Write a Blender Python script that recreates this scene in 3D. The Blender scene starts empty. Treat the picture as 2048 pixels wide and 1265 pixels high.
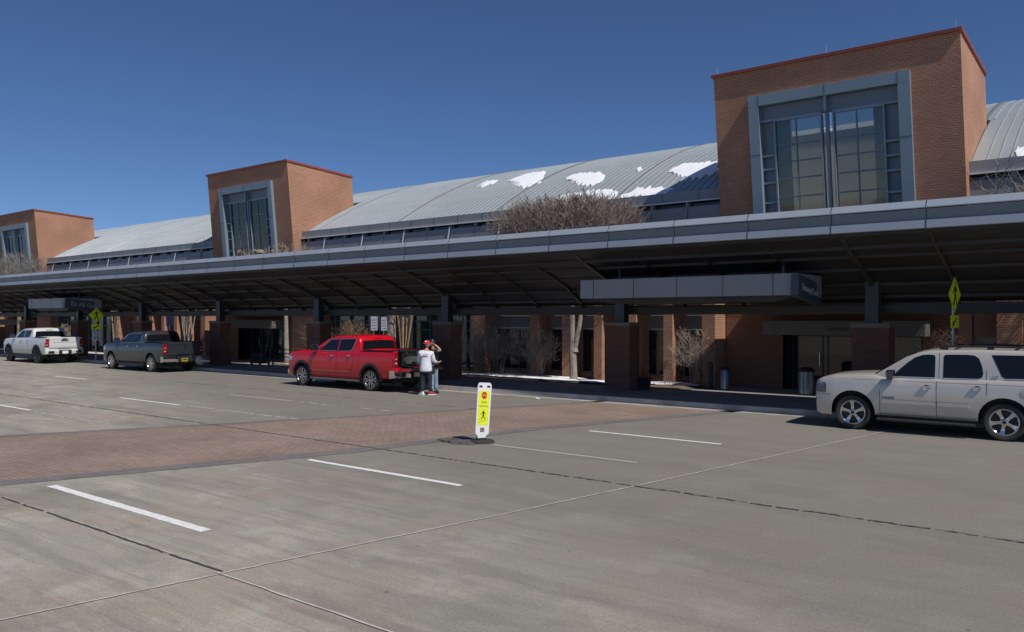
import bpy, bmesh, math, random
from mathutils import Vector, Matrix, noise
R = math.radians
rnd = random.Random(7)
sc = bpy.context.scene
C = sc.collection
# ---------------------------------------------------------------- camera, sky, sun, exposure
cam = bpy.data.objects.new('camera', bpy.data.cameras.new('camera')); C.objects.link(cam)
cam.location = (0, 0, 2.5); cam.rotation_euler = (R(90), 0, R(38.15))
cam.data.sensor_width = 36.0; cam.data.lens = 1627.0 / 2048 * 36.0
cam.data.shift_y = 4.5 / 2048; cam.data.clip_start = .1; cam.data.clip_end = 4000
sc.camera = cam
SUN_D = Vector((-.78, .165, -1.0)).normalized()            # way the light travels
elev = math.asin(-SUN_D.z); azim = math.atan2(-SUN_D.x, -SUN_D.y)   # clockwise from +Y
w = bpy.data.worlds.new('World'); sc.world = w; w.use_nodes = True
nt = w.node_tree; nt.nodes.clear()
sky = nt.nodes.new('ShaderNodeTexSky'); sky.sky_type = 'NISHITA'; sky.sun_disc = False
sky.sun_elevation = elev; sky.sun_rotation = azim; sky.altitude = 3000; sky.air_density = 1.0
sky.dust_density = 0; sky.ozone_density = 6.0
bg = nt.nodes.new('ShaderNodeBackground'); bg.inputs[1].default_value = .077
wo = nt.nodes.new('ShaderNodeOutputWorld')
tint = nt.nodes.new('ShaderNodeVectorMath'); tint.operation = 'MULTIPLY'; tint.inputs[1].default_value = (.79, .88, 1.0)
nt.links.new(sky.outputs[0], tint.inputs[0]); nt.links.new(tint.outputs[0], bg.inputs[0]); nt.links.new(bg.outputs[0], wo.inputs[0])
sl = bpy.data.lights.new('sun', 'SUN'); sl.energy = 4.0; sl.angle = R(.5); sl.color = (1, .95, .88)
so = bpy.data.objects.new('sun', sl); C.objects.link(so)
so.rotation_euler = (-SUN_D).to_track_quat('Z', 'Y').to_euler()
sc.view_settings.view_transform = 'Standard'; sc.view_settings.look = 'None'
sc.view_settings.exposure = 0; sc.view_settings.gamma = 1

# ---------------------------------------------------------------- materials
MATS = {}
def _bsdf(name):
    m = bpy.data.materials.new(name); m.use_nodes = True
    return m, m.node_tree, m.node_tree.nodes['Principled BSDF']
def mat(name, col, rough=.6, metal=0., var=.12, vscale=3., bump=0., bscale=40., spec=.5, coat=0., stretch=(1, 1, 1), col2=None, vdetail=6):
    if name in MATS: return MATS[name]
    m, t, b = _bsdf(name)
    tc = t.nodes.new('ShaderNodeTexCoord'); mp = t.nodes.new('ShaderNodeMapping'); mp.inputs['Scale'].default_value = stretch
    t.links.new(tc.outputs['Object'], mp.inputs[0])
    n = t.nodes.new('ShaderNodeTexNoise'); n.inputs['Scale'].default_value = vscale; n.inputs['Detail'].default_value = vdetail
    t.links.new(mp.outputs[0], n.inputs['Vector'])
    cr = t.nodes.new('ShaderNodeValToRGB')
    a = [c * (1 - var) for c in col]; c2 = col2 or [min(1, c * (1 + var)) for c in col]
    cr.color_ramp.elements[0].position = .3; cr.color_ramp.elements[1].position = .7
    cr.color_ramp.elements[0].color = (*a, 1); cr.color_ramp.elements[1].color = (*c2, 1)
    t.links.new(n.outputs[0], cr.inputs[0]); t.links.new(cr.outputs[0], b.inputs['Base Color'])
    b.inputs['Roughness'].default_value = rough; b.inputs['Metallic'].default_value = metal
    b.inputs['Specular IOR Level'].default_value = spec; b.inputs['Coat Weight'].default_value = coat
    b.inputs['Coat Roughness'].default_value = .02
    if bump:
        n2 = t.nodes.new('ShaderNodeTexNoise'); n2.inputs['Scale'].default_value = bscale; n2.inputs['Detail'].default_value = 8
        t.links.new(mp.outputs[0], n2.inputs['Vector'])
        bp = t.nodes.new('ShaderNodeBump'); bp.inputs['Strength'].default_value = bump; bp.inputs['Distance'].default_value = .02
        t.links.new(n2.outputs[0], bp.inputs['Height']); t.links.new(bp.outputs[0], b.inputs['Normal'])
    MATS[name] = m; return m
def brick_mat(name, c1, c2, mortar, bw=.3, bh=.1, flat=False, ms=.012, bump=.6, vary=.5):
    m, t, b = _bsdf(name); L = t.links.new
    tc = t.nodes.new('ShaderNodeTexCoord'); sp = t.nodes.new('ShaderNodeSeparateXYZ'); L(tc.outputs['Object'], sp.inputs[0])
    cb = t.nodes.new('ShaderNodeCombineXYZ')
    if flat:
        L(sp.outputs[0], cb.inputs[0]); L(sp.outputs[1], cb.inputs[1])
    else:
        ad = t.nodes.new('ShaderNodeMath'); ad.operation = 'ADD'; L(sp.outputs[0], ad.inputs[0]); L(sp.outputs[1], ad.inputs[1])
        L(ad.outputs[0], cb.inputs[0]); L(sp.outputs[2], cb.inputs[1])
    br = t.nodes.new('ShaderNodeTexBrick'); L(cb.outputs[0], br.inputs['Vector'])
    br.inputs['Scale'].default_value = 1; br.inputs['Brick Width'].default_value = bw; br.inputs['Row Height'].default_value = bh
    br.inputs['Mortar Size'].default_value = ms; br.inputs['Mortar Smooth'].default_value = .3
    br.inputs['Color1'].default_value = (*c1, 1); br.inputs['Color2'].default_value = (*c2, 1); br.inputs['Mortar'].default_value = (*mortar, 1)
    n = t.nodes.new('ShaderNodeTexNoise'); n.inputs['Scale'].default_value = vary; n.inputs['Detail'].default_value = 7
    L(tc.outputs['Object'], n.inputs['Vector'])
    mr = t.nodes.new('ShaderNodeMapRange'); mr.inputs[1].default_value = .3; mr.inputs[2].default_value = .7
    mr.inputs[3].default_value = .82; mr.inputs[4].default_value = 1.15; L(n.outputs[0], mr.inputs[0])
    mx = t.nodes.new('ShaderNodeVectorMath'); mx.operation = 'SCALE'; L(br.outputs['Color'], mx.inputs[0]); L(mr.outputs[0], mx.inputs['Scale'])
    L(mx.outputs[0], b.inputs['Base Color']); b.inputs['Roughness'].default_value = .9
    bp = t.nodes.new('ShaderNodeBump'); bp.invert = True; bp.inputs['Strength'].default_value = bump; bp.inputs['Distance'].default_value = .02
    L(br.outputs['Fac'], bp.inputs['Height']); L(bp.outputs[0], b.inputs['Normal'])
    MATS[name] = m; return m
def glass_mat(name, tint, refl=.12, rough=.02):
    m, t, b = _bsdf(name); L = t.links.new
    out = [n for n in t.nodes if n.type == 'OUTPUT_MATERIAL'][0]; t.nodes.remove(b)
    tr = t.nodes.new('ShaderNodeBsdfTransparent'); tr.inputs[0].default_value = (*tint, 1)
    gl = t.nodes.new('ShaderNodeBsdfGlossy'); gl.inputs['Roughness'].default_value = rough
    lw = t.nodes.new('ShaderNodeLayerWeight'); lw.inputs[0].default_value = .3
    mr = t.nodes.new('ShaderNodeMapRange'); mr.inputs[3].default_value = refl; mr.inputs[4].default_value = 1
    L(lw.outputs['Fresnel'], mr.inputs[0])
    mx = t.nodes.new('ShaderNodeMixShader'); L(mr.outputs[0], mx.inputs[0]); L(tr.outputs[0], mx.inputs[1]); L(gl.outputs[0], mx.inputs[2])
    L(mx.outputs[0], out.inputs[0]); MATS[name] = m; return m

def concrete_mat(name, base, warm, dark, lanes=True):
    m, t, b = _bsdf(name); L = t.links.new
    tc = t.nodes.new('ShaderNodeTexCoord')
    def nz(scale, st=(1, 1, 1), det=8, rough=.6):
        mp = t.nodes.new('ShaderNodeMapping'); mp.inputs['Scale'].default_value = st; L(tc.outputs['Object'], mp.inputs[0])
        n = t.nodes.new('ShaderNodeTexNoise'); n.inputs['Scale'].default_value = scale; n.inputs['Detail'].default_value = det
        n.inputs['Roughness'].default_value = rough; L(mp.outputs[0], n.inputs['Vector']); return n.outputs[0]
    def ramp(src, p0, p1, v0=0., v1=1.):
        r = t.nodes.new('ShaderNodeMapRange'); r.inputs[1].default_value = p0; r.inputs[2].default_value = p1
        r.inputs[3].default_value = v0; r.inputs[4].default_value = v1; L(src, r.inputs[0]); return r.outputs[0]
    def mix(fac, a, bb, mode='MIX'):
        x = t.nodes.new('ShaderNodeMix'); x.data_type = 'RGBA'; x.blend_type = mode
        for s, v in ((0, fac), (6, a), (7, bb)):
            if isinstance(v, (tuple, list)): x.inputs[s].default_value = (*v, 1)
            elif isinstance(v, float): x.inputs[s].default_value = v
            else: L(v, x.inputs[s])
        return x.outputs[2]
    c = mix(ramp(nz(.42, det=9, rough=.62), .46, .56), base, warm)
    c = mix(ramp(nz(1.1, det=10, rough=.72), .50, .60, 0., .8), c, tuple(x * 1.25 for x in base))
    c = mix(ramp(nz(.7, (.5, 1, 1), 10, .7), .50, .62, 0., .55), c, dark)
    if lanes:
        # grime polished into the wheel paths: long streaks along the road, a mark of the surface itself
        c = mix(ramp(nz(1.5, (.09, 1, 1), 10, .72), .50, .62, 0., .45), c, dark)
        c = mix(ramp(nz(7, (.06, 1, 1), 9, .75), .50, .66, 0., .5), c, dark)
        # the through lanes nearer the terminal are darker with use than the lane in front
        sx = t.nodes.new('ShaderNodeSeparateXYZ'); L(tc.outputs['Object'], sx.inputs[0])
        ma = t.nodes.new('ShaderNodeMath'); ma.operation = 'MULTIPLY_ADD'; ma.inputs[1].default_value = .35; L(sx.outputs[0], ma.inputs[0]); L(sx.outputs[1], ma.inputs[2])
        mb_ = t.nodes.new('ShaderNodeMath'); mb_.operation = 'MULTIPLY_ADD'; mb_.inputs[1].default_value = 3.5; L(nz(.25, (.3, 1, 1), 4), mb_.inputs[0]); L(ma.outputs[0], mb_.inputs[2])
        c = mix(ramp(mb_.outputs[0], 4.0, 9.0, 0., .78), c, dark)
    g = ramp(nz(30, det=10, rough=.9), .36, .64, .70, 1.24)
    sc_ = t.nodes.new('ShaderNodeVectorMath'); sc_.operation = 'SCALE'; L(c, sc_.inputs[0]); L(g, sc_.inputs['Scale'])
    g2 = ramp(nz(75, det=5, rough=.8), .36, .64, .78, 1.2)
    s2 = t.nodes.new('ShaderNodeVectorMath'); s2.operation = 'SCALE'; L(sc_.outputs[0], s2.inputs[0]); L(g2, s2.inputs['Scale'])
    # small dark spots (gum, oil)
    v = t.nodes.new('ShaderNodeTexVoronoi'); v.inputs['Scale'].default_value = 1.7; L(tc.outputs['Object'], v.inputs['Vector'])
    sp = ramp(v.outputs['Distance'], .02, .045, .42, 1.)
    s3 = t.nodes.new('ShaderNodeVectorMath'); s3.operation = 'SCALE'; L(s2.outputs[0], s3.inputs[0]); L(sp, s3.inputs['Scale'])
    L(s3.outputs[0], b.inputs['Base Color']); b.inputs['Roughness'].default_value = .88
    bp = t.nodes.new('ShaderNodeBump'); bp.inputs['Strength'].default_value = .35; bp.inputs['Distance'].default_value = .012
    L(nz(60, det=8), bp.inputs['Height']); L(bp.outputs[0], b.inputs['Normal'])
    MATS[name] = m; return m

M_ROAD = concrete_mat('road_concrete', (.332, .314, .258), (.350, .298, .238), (.176, .165, .142))
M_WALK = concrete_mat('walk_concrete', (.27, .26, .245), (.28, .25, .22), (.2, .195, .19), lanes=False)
M_CURB = mat('curb_concrete', (.42, .39, .35), .9, var=.22, vscale=2.5, bump=.3)
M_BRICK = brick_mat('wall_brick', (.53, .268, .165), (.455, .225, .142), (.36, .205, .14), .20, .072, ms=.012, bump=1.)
M_BRICK_SHADED = brick_mat('shaded_wall_brick', (.30, .14, .085), (.25, .115, .07), (.2, .115, .07), .22, .085, ms=.014, bump=1.)  # same wall brick, darkened in colour for the shade under the canopy
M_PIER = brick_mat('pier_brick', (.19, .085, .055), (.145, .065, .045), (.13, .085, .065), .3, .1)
M_PAVE = brick_mat('crosswalk_brick', (.305, .21, .165), (.24, .172, .14), (.16, .138, .115), .21, .105, True, .010, .4, .6)
M_PAVE2 = brick_mat('border_brick', (.155, .145, .14), (.19, .175, .165), (.12, .11, .105), .12, .21, True, .008, .4, .8)
M_COPE = mat('red_coping', (.27, .065, .04), .5, var=.1)
M_PANEL = mat('grey_panel', (.17, .22, .275), .42, .2, var=.05, vscale=.6)
M_CAP = mat('pale_grey_trim', (.34, .385, .44), .4, .2, var=.06, vscale=.8)
M_FRAME = mat('window_frame_metal', (.25, .32, .38), .4, .25, var=.06, vscale=1.)
M_CLER = mat('clerestory_panel', (.27, .285, .305), .5, .1, var=.07, vscale=.7)
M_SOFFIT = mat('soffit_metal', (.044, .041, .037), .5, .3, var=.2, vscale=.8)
M_STEEL = mat('dark_steel', (.060, .072, .080), .45, .4, var=.12)
M_RIB = mat('rib_steel', (.085, .080, .073), .4, .4, var=.15)
M_ROOF = mat('roof_metal', (.42, .46, .475), .42, .35, var=.07, vscale=.25)
M_SEAM = mat('seam_metal', (.20, .21, .21), .5, .4, var=.1)
M_SNOW = mat('snow', (.86, .88, .92), .7, var=.04, bump=.3, bscale=9)
M_CREAM = mat('cream_panel', (.25, .22, .185), .7, var=.08)
M_HEAD = mat('header_panel', (.17, .15, .12), .7, var=.08)
M_BEIGE = mat('beige_interior_wall', (.72, .70, .63), .9, var=.04)
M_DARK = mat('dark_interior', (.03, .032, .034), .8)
M_BLACK = mat('black_paint', (.018, .018, .02), .4)
M_GLASS = glass_mat('clear_glass', (.66, .67, .66), .06)
M_TEAL = mat('teal_glass', (.02, .05, .05), .05, .0, var=.2, vscale=1, spec=.9)
M_DGLASS = mat('dark_window_glass', (.012, .02, .022), .04, spec=.7, var=.2)
M_SOIL = mat('mulch', (.16, .115, .08), .95, var=.4, vscale=9, bump=.8, bscale=25)
M_GRASS = mat('dry_grass', (.42, .31, .15), .9, var=.3, vscale=2)
M_BARK = mat('grey_bark', (.23, .19, .15), .95, var=.35, vscale=6, bump=.7, bscale=14)
M_BARKW = mat('white_bark', (.30, .265, .225), .9, var=.3, vscale=5, bump=.4)
M_TWIG = mat('brown_twigs', (.235, .19, .165), .95, var=.25)
M_TWIGG = mat('grey_twigs', (.24, .215, .19), .95, var=.25)
M_TWIGP = mat('pale_twigs', (.36, .29, .23), .95, var=.2)
M_TWIGR = mat('reddish_stems', (.30, .19, .12), .9, var=.25)
M_WHITE = mat('road_paint', (.74, .74, .73), .75, var=.14, vscale=14)
M_WORN = mat('worn_road_paint', (.40, .39, .36), .8, var=.18, vscale=10)
M_JOINTD = mat('dark_joint', (.075, .07, .066), .95, var=.3, vscale=8)
M_JOINTL = mat('pale_joint', (.52, .49, .43), .9, var=.2, vscale=6)
M_STAINL = mat('steel_bin', (.34, .34, .35), .35, .8, var=.08)
M_YEL = mat('fluorescent_sign', (.80, .95, .03), .55, var=.04)
M_YEL2 = mat('fluorescent_panel', (.80, .88, .03), .55, var=.03)
M_WPL = mat('white_plastic', (.80, .80, .80), .5, var=.03)
M_SRED = mat('sign_red', (.55, .04, .04), .5)
M_RUB = mat('rubber', (.028, .027, .027), .85, var=.2)
M_TIRE = mat('tire_rubber', (.032, .031, .030), .8, var=.2, vscale=6)
M_CHROME = mat('chrome', (.66, .66, .68), .12, 1., var=.02)
M_ALLOY = mat('alloy', (.48, .48, .50), .22, 1., var=.04)
M_BPL = mat('black_trim', (.02, .02, .022), .5)
M_LAMPR = mat('tail_lamp_red', (.26, .005, .012), .12, coat=.6)
M_LAMPC = mat('lamp_clear', (.55, .58, .62), .08, .3, coat=.8)
M_TINT = mat('tinted_glass', (.008, .010, .013), .03, spec=.5, var=.02)
M_DIRT = mat('asphalt_patch', (.10, .09, .08), .95, var=.4, vscale=10, bump=.8, bscale=30)

# ---------------------------------------------------------------- mesh builder
class MB:
    def __init__(s): s.v = []; s.f = []
    def add(s, vs, fs):
        o = len(s.v); s.v += [tuple(p) for p in vs]; s.f += [tuple(i + o for i in f) for f in fs]; return s
    def box(s, x0, x1, y0, y1, z0, z1):
        return s.add([(x0, y0, z0), (x1, y0, z0), (x1, y1, z0), (x0, y1, z0), (x0, y0, z1), (x1, y0, z1), (x1, y1, z1), (x0, y1, z1)],
                     [(0, 3, 2, 1), (4, 5, 6, 7), (0, 1, 5, 4), (1, 2, 6, 5), (2, 3, 7, 6), (3, 0, 4, 7)])
    def prism(s, poly, f0, f1):
        """poly: 2D points; f0/f1 map a 2D point to 3D at the two ends"""
        n = len(poly)
        return s.add([f0(p) for p in poly] + [f1(p) for p in poly],
                     [tuple(range(n))[::-1], tuple(range(n, 2 * n))] + [(i, (i + 1) % n, n + (i + 1) % n, n + i) for i in range(n)])
    def xprism(s, poly, x0, x1): return s.prism(poly, lambda p: (x0, p[0], p[1]), lambda p: (x1, p[0], p[1]))
    def yprism(s, poly, y0, y1): return s.prism(poly, lambda p: (p[0], y0, p[1]), lambda p: (p[0], y1, p[1]))
    def zprism(s, poly, z0, z1): return s.prism(poly, lambda p: (p[0], p[1], z0), lambda p: (p[0], p[1], z1))
    def tube(s, p0, p1, r0, r1=None, n=8, cap=True):
        r1 = r0 if r1 is None else r1; p0 = Vector(p0); p1 = Vector(p1); d = p1 - p0
        if d.length < 1e-6: return s
        q = d.to_track_quat('Z', 'Y'); vs = []
        for p, r in ((p0, r0), (p1, r1)):
            for i in range(n):
                a = 2 * math.pi * i / n; vs.append(p + q @ Vector((r * math.cos(a), r * math.sin(a), 0)))
        fs = [(i, (i + 1) % n, n + (i + 1) % n, n + i) for i in range(n)]
        if cap: fs += [tuple(range(n))[::-1], tuple(range(n, 2 * n))]
        return s.add(vs, fs)
    def path(s, pts, rs, n=6):
        for a, b, r0, r1 in zip(pts, pts[1:], rs, rs[1:]): s.tube(a, b, r0, r1, n, True)
        return s
    def lathe(s, prof, n=24, c=(0, 0, 0), axis='Z', a0=0, a1=360):
        c = Vector(c); vs = []; full = abs(a1 - a0) >= 360; m = n if full else n + 1
        for r, h in prof:
            for i in range(m):
                a = R(a0 + (a1 - a0) * i / n); x, y = r * math.cos(a), r * math.sin(a)
                vs.append(c + (Vector((x, y, h)) if axis == 'Z' else Vector((x, h, y))))
        fs = []
        for j in range(len(prof) - 1):
            for i in range(n):
                k = (i + 1) % m; fs.append((j * m + i, j * m + k, (j + 1) * m + k, (j + 1) * m + i))
        return s.add(vs, fs)
    def ball(s, c, rx, ry=None, rz=None, n=12, m=8):
        ry = rx if ry is None else ry; rz = rx if rz is None else rz; c = Vector(c); vs = [c + Vector((0, 0, -rz))]; fs = []
        for j in range(1, m):
            t = math.pi * j / m
            for i in range(n):
                a = 2 * math.pi * i / n; vs.append(c + Vector((rx * math.sin(t) * math.cos(a), ry * math.sin(t) * math.sin(a), -rz * math.cos(t))))
        vs.append(c + Vector((0, 0, rz))); top = len(vs) - 1
        for i in range(n):
            fs.append((0, 1 + (i + 1) % n, 1 + i)); fs.append((top, top - n + i, top - n + (i + 1) % n))
            for j in range(m - 2):
                a = 1 + j * n; fs.append((a + i, a + (i + 1) % n, a + n + (i + 1) % n, a + n + i))
        return s.add(vs, fs)
    def loft(s, rings, cap=True):
        n = len(rings[0]); vs = [p for r in rings for p in r]; fs = []
        for j in range(len(rings) - 1):
            for i in range(n): fs.append((j * n + i, j * n + (i + 1) % n, (j + 1) * n + (i + 1) % n, (j + 1) * n + i))
        if cap: fs += [tuple(range(n))[::-1], tuple(range((len(rings) - 1) * n, len(rings) * n))]
        return s.add(vs, fs)
    def map(s, fn): s.v = [tuple(fn(*p)) for p in s.v]; return s
    def build(s, name, m, parent=None, smooth=False, label=None, cat=None, group=None, kind=None, fix=True, angle=35):
        me = bpy.data.meshes.new(name); me.from_pydata(s.v, [], s.f)
        if fix:
            bm = bmesh.new(); bm.from_mesh(me); bmesh.ops.recalc_face_normals(bm, faces=bm.faces); bm.to_mesh(me); bm.free()
        me.materials.append(m)
        if smooth:
            me.polygons.foreach_set('use_smooth', [True] * len(me.polygons)); me.set_sharp_from_angle(angle=R(angle))
        o = bpy.data.objects.new(name, me); C.objects.link(o)
        if parent: o.parent = parent
        return tag(o, label, cat, group, kind)
def tag(o, label=None, cat=None, group=None, kind=None):
    if label: o['label'] = label
    if cat: o['category'] = cat
    if group: o['group'] = group
    if kind: o['kind'] = kind
    return o
def empty(name, loc, label, cat, group=None, rz=0):
    o = bpy.data.objects.new(name, None); C.objects.link(o); o.location = loc; o.rotation_euler = (0, 0, rz); o.empty_display_size = .2
    return tag(o, label, cat, group)
def copy_tree(o, parent=None):
    c = o.copy(); C.objects.link(c)
    if parent: c.parent = parent
    for ch in [x for x in bpy.data.objects if x.parent == o]: copy_tree(ch, c)
    return c
def struct(mb, name, m, **k): return mb.build(name, m, kind='structure', **k)
def text(name, s, size, m, loc, rot, parent=None, ext=.006, sx=1., align='LEFT', bold=0.):
    cu = bpy.data.curves.new(name, 'FONT'); cu.body = s; cu.size = size; cu.extrude = ext; cu.align_x = align; cu.offset = bold
    o = bpy.data.objects.new(name, cu); C.objects.link(o)
    me = bpy.data.meshes.new_from_object(o.evaluated_get(bpy.context.evaluated_depsgraph_get()))
    bpy.data.objects.remove(o); me.materials.clear(); me.materials.append(m)
    t = bpy.data.objects.new(name, me); C.objects.link(t); t.location = loc; t.rotation_euler = rot; t.scale = (sx, 1, 1)
    if parent: t.parent = parent
    return t

# ---------------------------------------------------------------- ground, road, crosswalk, kerb
CURB = 21.05
struct(MB().add([(-900, -500, 0), (900, -500, 0), (900, 900, 0), (-900, 900, 0)], [(0, 1, 2, 3)]), 'road', M_ROAD)
def sheet(poly, z): return MB().add([(x, y, z) for x, y in poly], [tuple(range(len(poly)))])
far = [(-23.5, -2.0), (-19.3, 6.88), (-16.07, 13.76), (-13.1, 20.95)]
near = [(-15.0, -2.0), (-13.5, 4.83), (-11.66, 9.99), (-10.75, 14.8), (-8.6, 20.95)]
struct(sheet(far + near[::-1], .003), 'crosswalk', M_PAVE)
def off(l, d): return [(x + d, y) for x, y in l]
struct(sheet(near + off(near, -.45)[::-1], .006), 'crosswalk_border', M_PAVE2)
struct(sheet(off(far, .3) + far[::-1], .006), 'crosswalk_border', M_PAVE2)
def rough_strip(p0, p1, wd, z, jit=.3, step=.25, gaps=0., seed=1):
    """an irregular thin strip lying on the ground: crack filler, paint, joint"""
    r = random.Random(seed); p0 = Vector(p0); p1 = Vector(p1); d = p1 - p0; n = max(2, int(d.length / step)); t = d.normalized(); q = Vector((-t.y, t.x))
    mb = MB(); prev = None; wob = 0
    for i in range(n + 1):
        p = p0 + d * i / n; wob = wob * .7 + r.uniform(-1, 1) * min(wd, .03) * .55 * jit
        a = p + q * (wd / 2 * (1 + r.uniform(-jit, jit)) + wob); b = p - q * (wd / 2 * (1 + r.uniform(-jit, jit)) - wob)
        if prev and r.random() > gaps: mb.add([(*prev[0], z), (*a, z), (*b, z), (*prev[1], z)], [(0, 1, 2, 3)])
        prev = (a, b)
    return mb
# construction joints in the slab
struct(rough_strip((-60, 4.5), (-7.2, 4.536), .026, .0095, .5, .12, .12, 2), 'road_joint', M_JOINTD)
struct(rough_strip((-7.2, 4.49), (8, 4.49), .022, .0095, .4, .15, .05, 12), 'road_joint', M_JOINTL)
struct(rough_strip((-60, 4.56), (-7.5, 4.55), .03, .0080, .4, .3, .35, 3), 'road_joint', M_WORN)
struct(rough_strip((-70, 10.75), (8, 10.62), .034, .0095, .75, .05, .08, 4), 'road_joint', M_JOINTD)
struct(rough_strip((-70, 17.0), (-14.6, 17.0), .03, .0095, .5, .2, .3, 15), 'road_joint', M_JOINTD)
jp = [(-8.3, -1), (-7.48, 2.67), (-7.14, 4.48), (-6.09, 10.3), (-5.16, 15.8), (-4.3, 21.0)]
for i, (a, b) in enumerate(zip(jp, jp[1:])): struct(rough_strip(a, b, .024, .0095, .5, .12, .0, 20 + i), 'road_joint', M_JOINTL)
for k, (x0, x1) in enumerate([(-28, -24.6), (-34, -30.5), (-43, -39.5)]):
    struct(rough_strip((x0, 4.6), (x1, 21), .02, .0095, .3, .35, .1, 40 + k), 'road_joint', M_JOINTL)
# lane dashes
def dash(x0, x1, y, wd, m=None, jit=.08, gaps=0, seed=0): struct(rough_strip((x0, y), (x1, y), wd, .0045, jit, .15, gaps, seed), 'lane_marking', m or M_WHITE)
dash(-12.9, -8.73, 5.3, .14, seed=1); dash(-11.7, -8.1, 9.08, .11, seed=2); dash(-10.2, -6.99, 12.4, .09, M_WORN, .15, seed=3); dash(-9.8, -6.7, 15.25, .10, seed=4)
dash(-28.2, -23.95, 9.3, .11, seed=5); dash(-25.5, -21.96, 12.5, .11, seed=6); dash(-23.7, -20.3, 15.2, .11, M_WORN, .2, seed=7)
dash(-37.1, -34.2, 15.4, .12, seed=8); dash(-21.9, -16.6, 12.55, .10, M_WORN, .3, .15, seed=9); dash(-23.8, -19.6, 9.2, .1, M_WORN, .3, .4, seed=10)
dash(-20.2, -16.0, 15.2, .1, M_WORN, .3, .3, seed=19)
for i, (x, y) in enumerate([(-51, 15.4), (-65, 15.4)]): dash(x, x + 3.4, y, .12, seed=11 + i)
# kerb and pavement
KL = [(-200, 21.35), (-45, 21.35), (-36, 21.3), (-30, 21.15), (-25, 20.95), (-19, 20.85), (-14, 20.98), (-9, 21.0), (-6, 21.1), (60, 21.15)]
def kstrip(d0, d1, z0, z1):
    return MB().loft([[(x, y + d0, z0), (x, y + d1, z0), (x, y + d1, z1), (x, y + d0 + (.02 if z1 > .1 else 0), z1)] for x, y in KL])
struct(kstrip(0, .16, -.05, .15), 'kerb', M_CURB)
struct(kstrip(-.42, -.002, -.05, .006), 'gutter', mat('gutter_concrete', (.33, .31, .28), .9, var=.2, vscale=2, bump=.3))
struct(MB().add([(x, y + .16, .147) for x, y in KL] + [(60, 34, .147), (-200, 34, .147)], [tuple(range(len(KL) + 2))]), 'pavement', M_WALK)
for i, x in enumerate(range(-100, 6, 3)):
    if not -16 < x < -6: struct(rough_strip((x + .4, CURB + .5), (x + .4, 24.4), .012, .151, .2, .4, .0, 60 + i), 'pavement_joint', M_JOINTD)
# planting bed behind the canopy, snow lying on it
def bed(x0, x1, y0, y1, seed):
    r = random.Random(seed); n = int((x1 - x0) / .4); mb = MB(); rows = 7
    for i in range(n + 1):
        for j in range(rows):
            x = x0 + (x1 - x0) * i / n; y = y0 + (y1 - y0) * j / (rows - 1)
            e = 0 if j in (0, rows - 1) or i in (0, n) else .05 + .07 * noise.noise(Vector((x * .7, y * .9, seed)))
            mb.v.append((x, y, .16 + e))
    for i in range(n):
        for j in range(rows - 1): a = i * rows + j; mb.f.append((a, a + 1, a + rows + 1, a + rows))
    return mb
BEDS = [(-34.9, -11.9), (-66, -43.6), (-3.5, 14), (-98, -74)]
for i, (a, b) in enumerate(BEDS): struct(bed(a, b, 24.45, 27.0, i), 'planting_bed', M_SOIL, smooth=True)
def blob_sheet(cx, cy, rx, ry, zf, seed, n=28, rough=.35, th=.02):
    r = random.Random(seed); ph = [r.uniform(0, 6.28) for _ in range(4)]
    top = []; 
    for i in range(n):
        a = 2 * math.pi * i / n; k = 1 + rough * (.5 * math.sin(2 * a + ph[0]) + .3 * math.sin(5 * a + ph[1]) + .25 * math.sin(9 * a + ph[2])) + r.uniform(-.08, .08)
        top.append((cx + rx * k * math.cos(a), cy + ry * k * math.sin(a)))
    mid = [((x - cx) * .75 + cx, (y - cy) * .75 + cy) for x, y in top]
    mb = MB(); mb.v = [(x, y, zf(x, y)) for x, y in top] + [(x, y, zf(x, y) + th) for x, y in mid] + [(cx, cy, zf(cx, cy) + th * 1.2)]
    for i in range(n):
        k = (i + 1) % n; mb.f.append((i, k, n + k, n + i)); mb.f.append((n + i, n + k, 2 * n))
    return mb
sn = MB()
for i, (x, y, a, b) in enumerate([(-20.6, 24.95, 1.3, .28), (-19.0, 24.9, 1.4, .3), (-17.6, 24.85, 1.3, .26), (-15.6, 24.8, .9, .3), (-20, 25.6, 1.5, .3), (-18, 25.6, 1.2, .25), (-22.8, 24.75, 1.2, .14), (-24.8, 24.75, 1.3, .12),
                                  (-28.5, 24.75, 2.4, .14), (-32, 24.75, 1.8, .16), (-13.1, 25.6, 1.0, .6), (-47, 24.8, 2, .2), (-53, 24.8, 3, .2)]):
    q = blob_sheet(x, y, a, b, lambda X, Y: .235, i + 3, th=.035); sn.add(q.v, q.f)
tag(sn.build('ground_snow', M_SNOW, smooth=True), 'thin crusty snow patches lying along the planting bed', 'snow', kind='stuff')

# ---------------------------------------------------------------- roofs, towers, lower facade
PITCH = 31.2; TC = [-7.85, -39.1, -70.3, -101.5, 23.35]; TW = 3.76
def roofz(y): return 11.28 - (41 - y) ** 2 / 44.6
def clip_lean(x, y, z):
    d = max(0., z - 2.5); return (x - .024 * d, y - .075 * d, z)
XL, XR = -150, 40
hall = empty('terminal_hall', (-8, 27.5, 0), 'long terminal hall with pale grey barrel-vaulted metal roof behind the brick blocks', 'building')
ys = [27.25 + (54.75 - 27.25) * i / 30 for i in range(31)]
mb = MB()
YT = 31.16                                                # behind this line the vault runs on past the towers
def open_spans():
    c = sorted([(cx - TW + .1, cx + TW - .1) for cx in TC[:4]]); a = XL; out = []
    for p, q_ in c: out.append((a, p)); a = q_
    out.append((a, XR)); return out
OPEN = open_spans(); inside = lambda x: any(abs(x - cx) < TW for cx in TC[:4])
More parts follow.
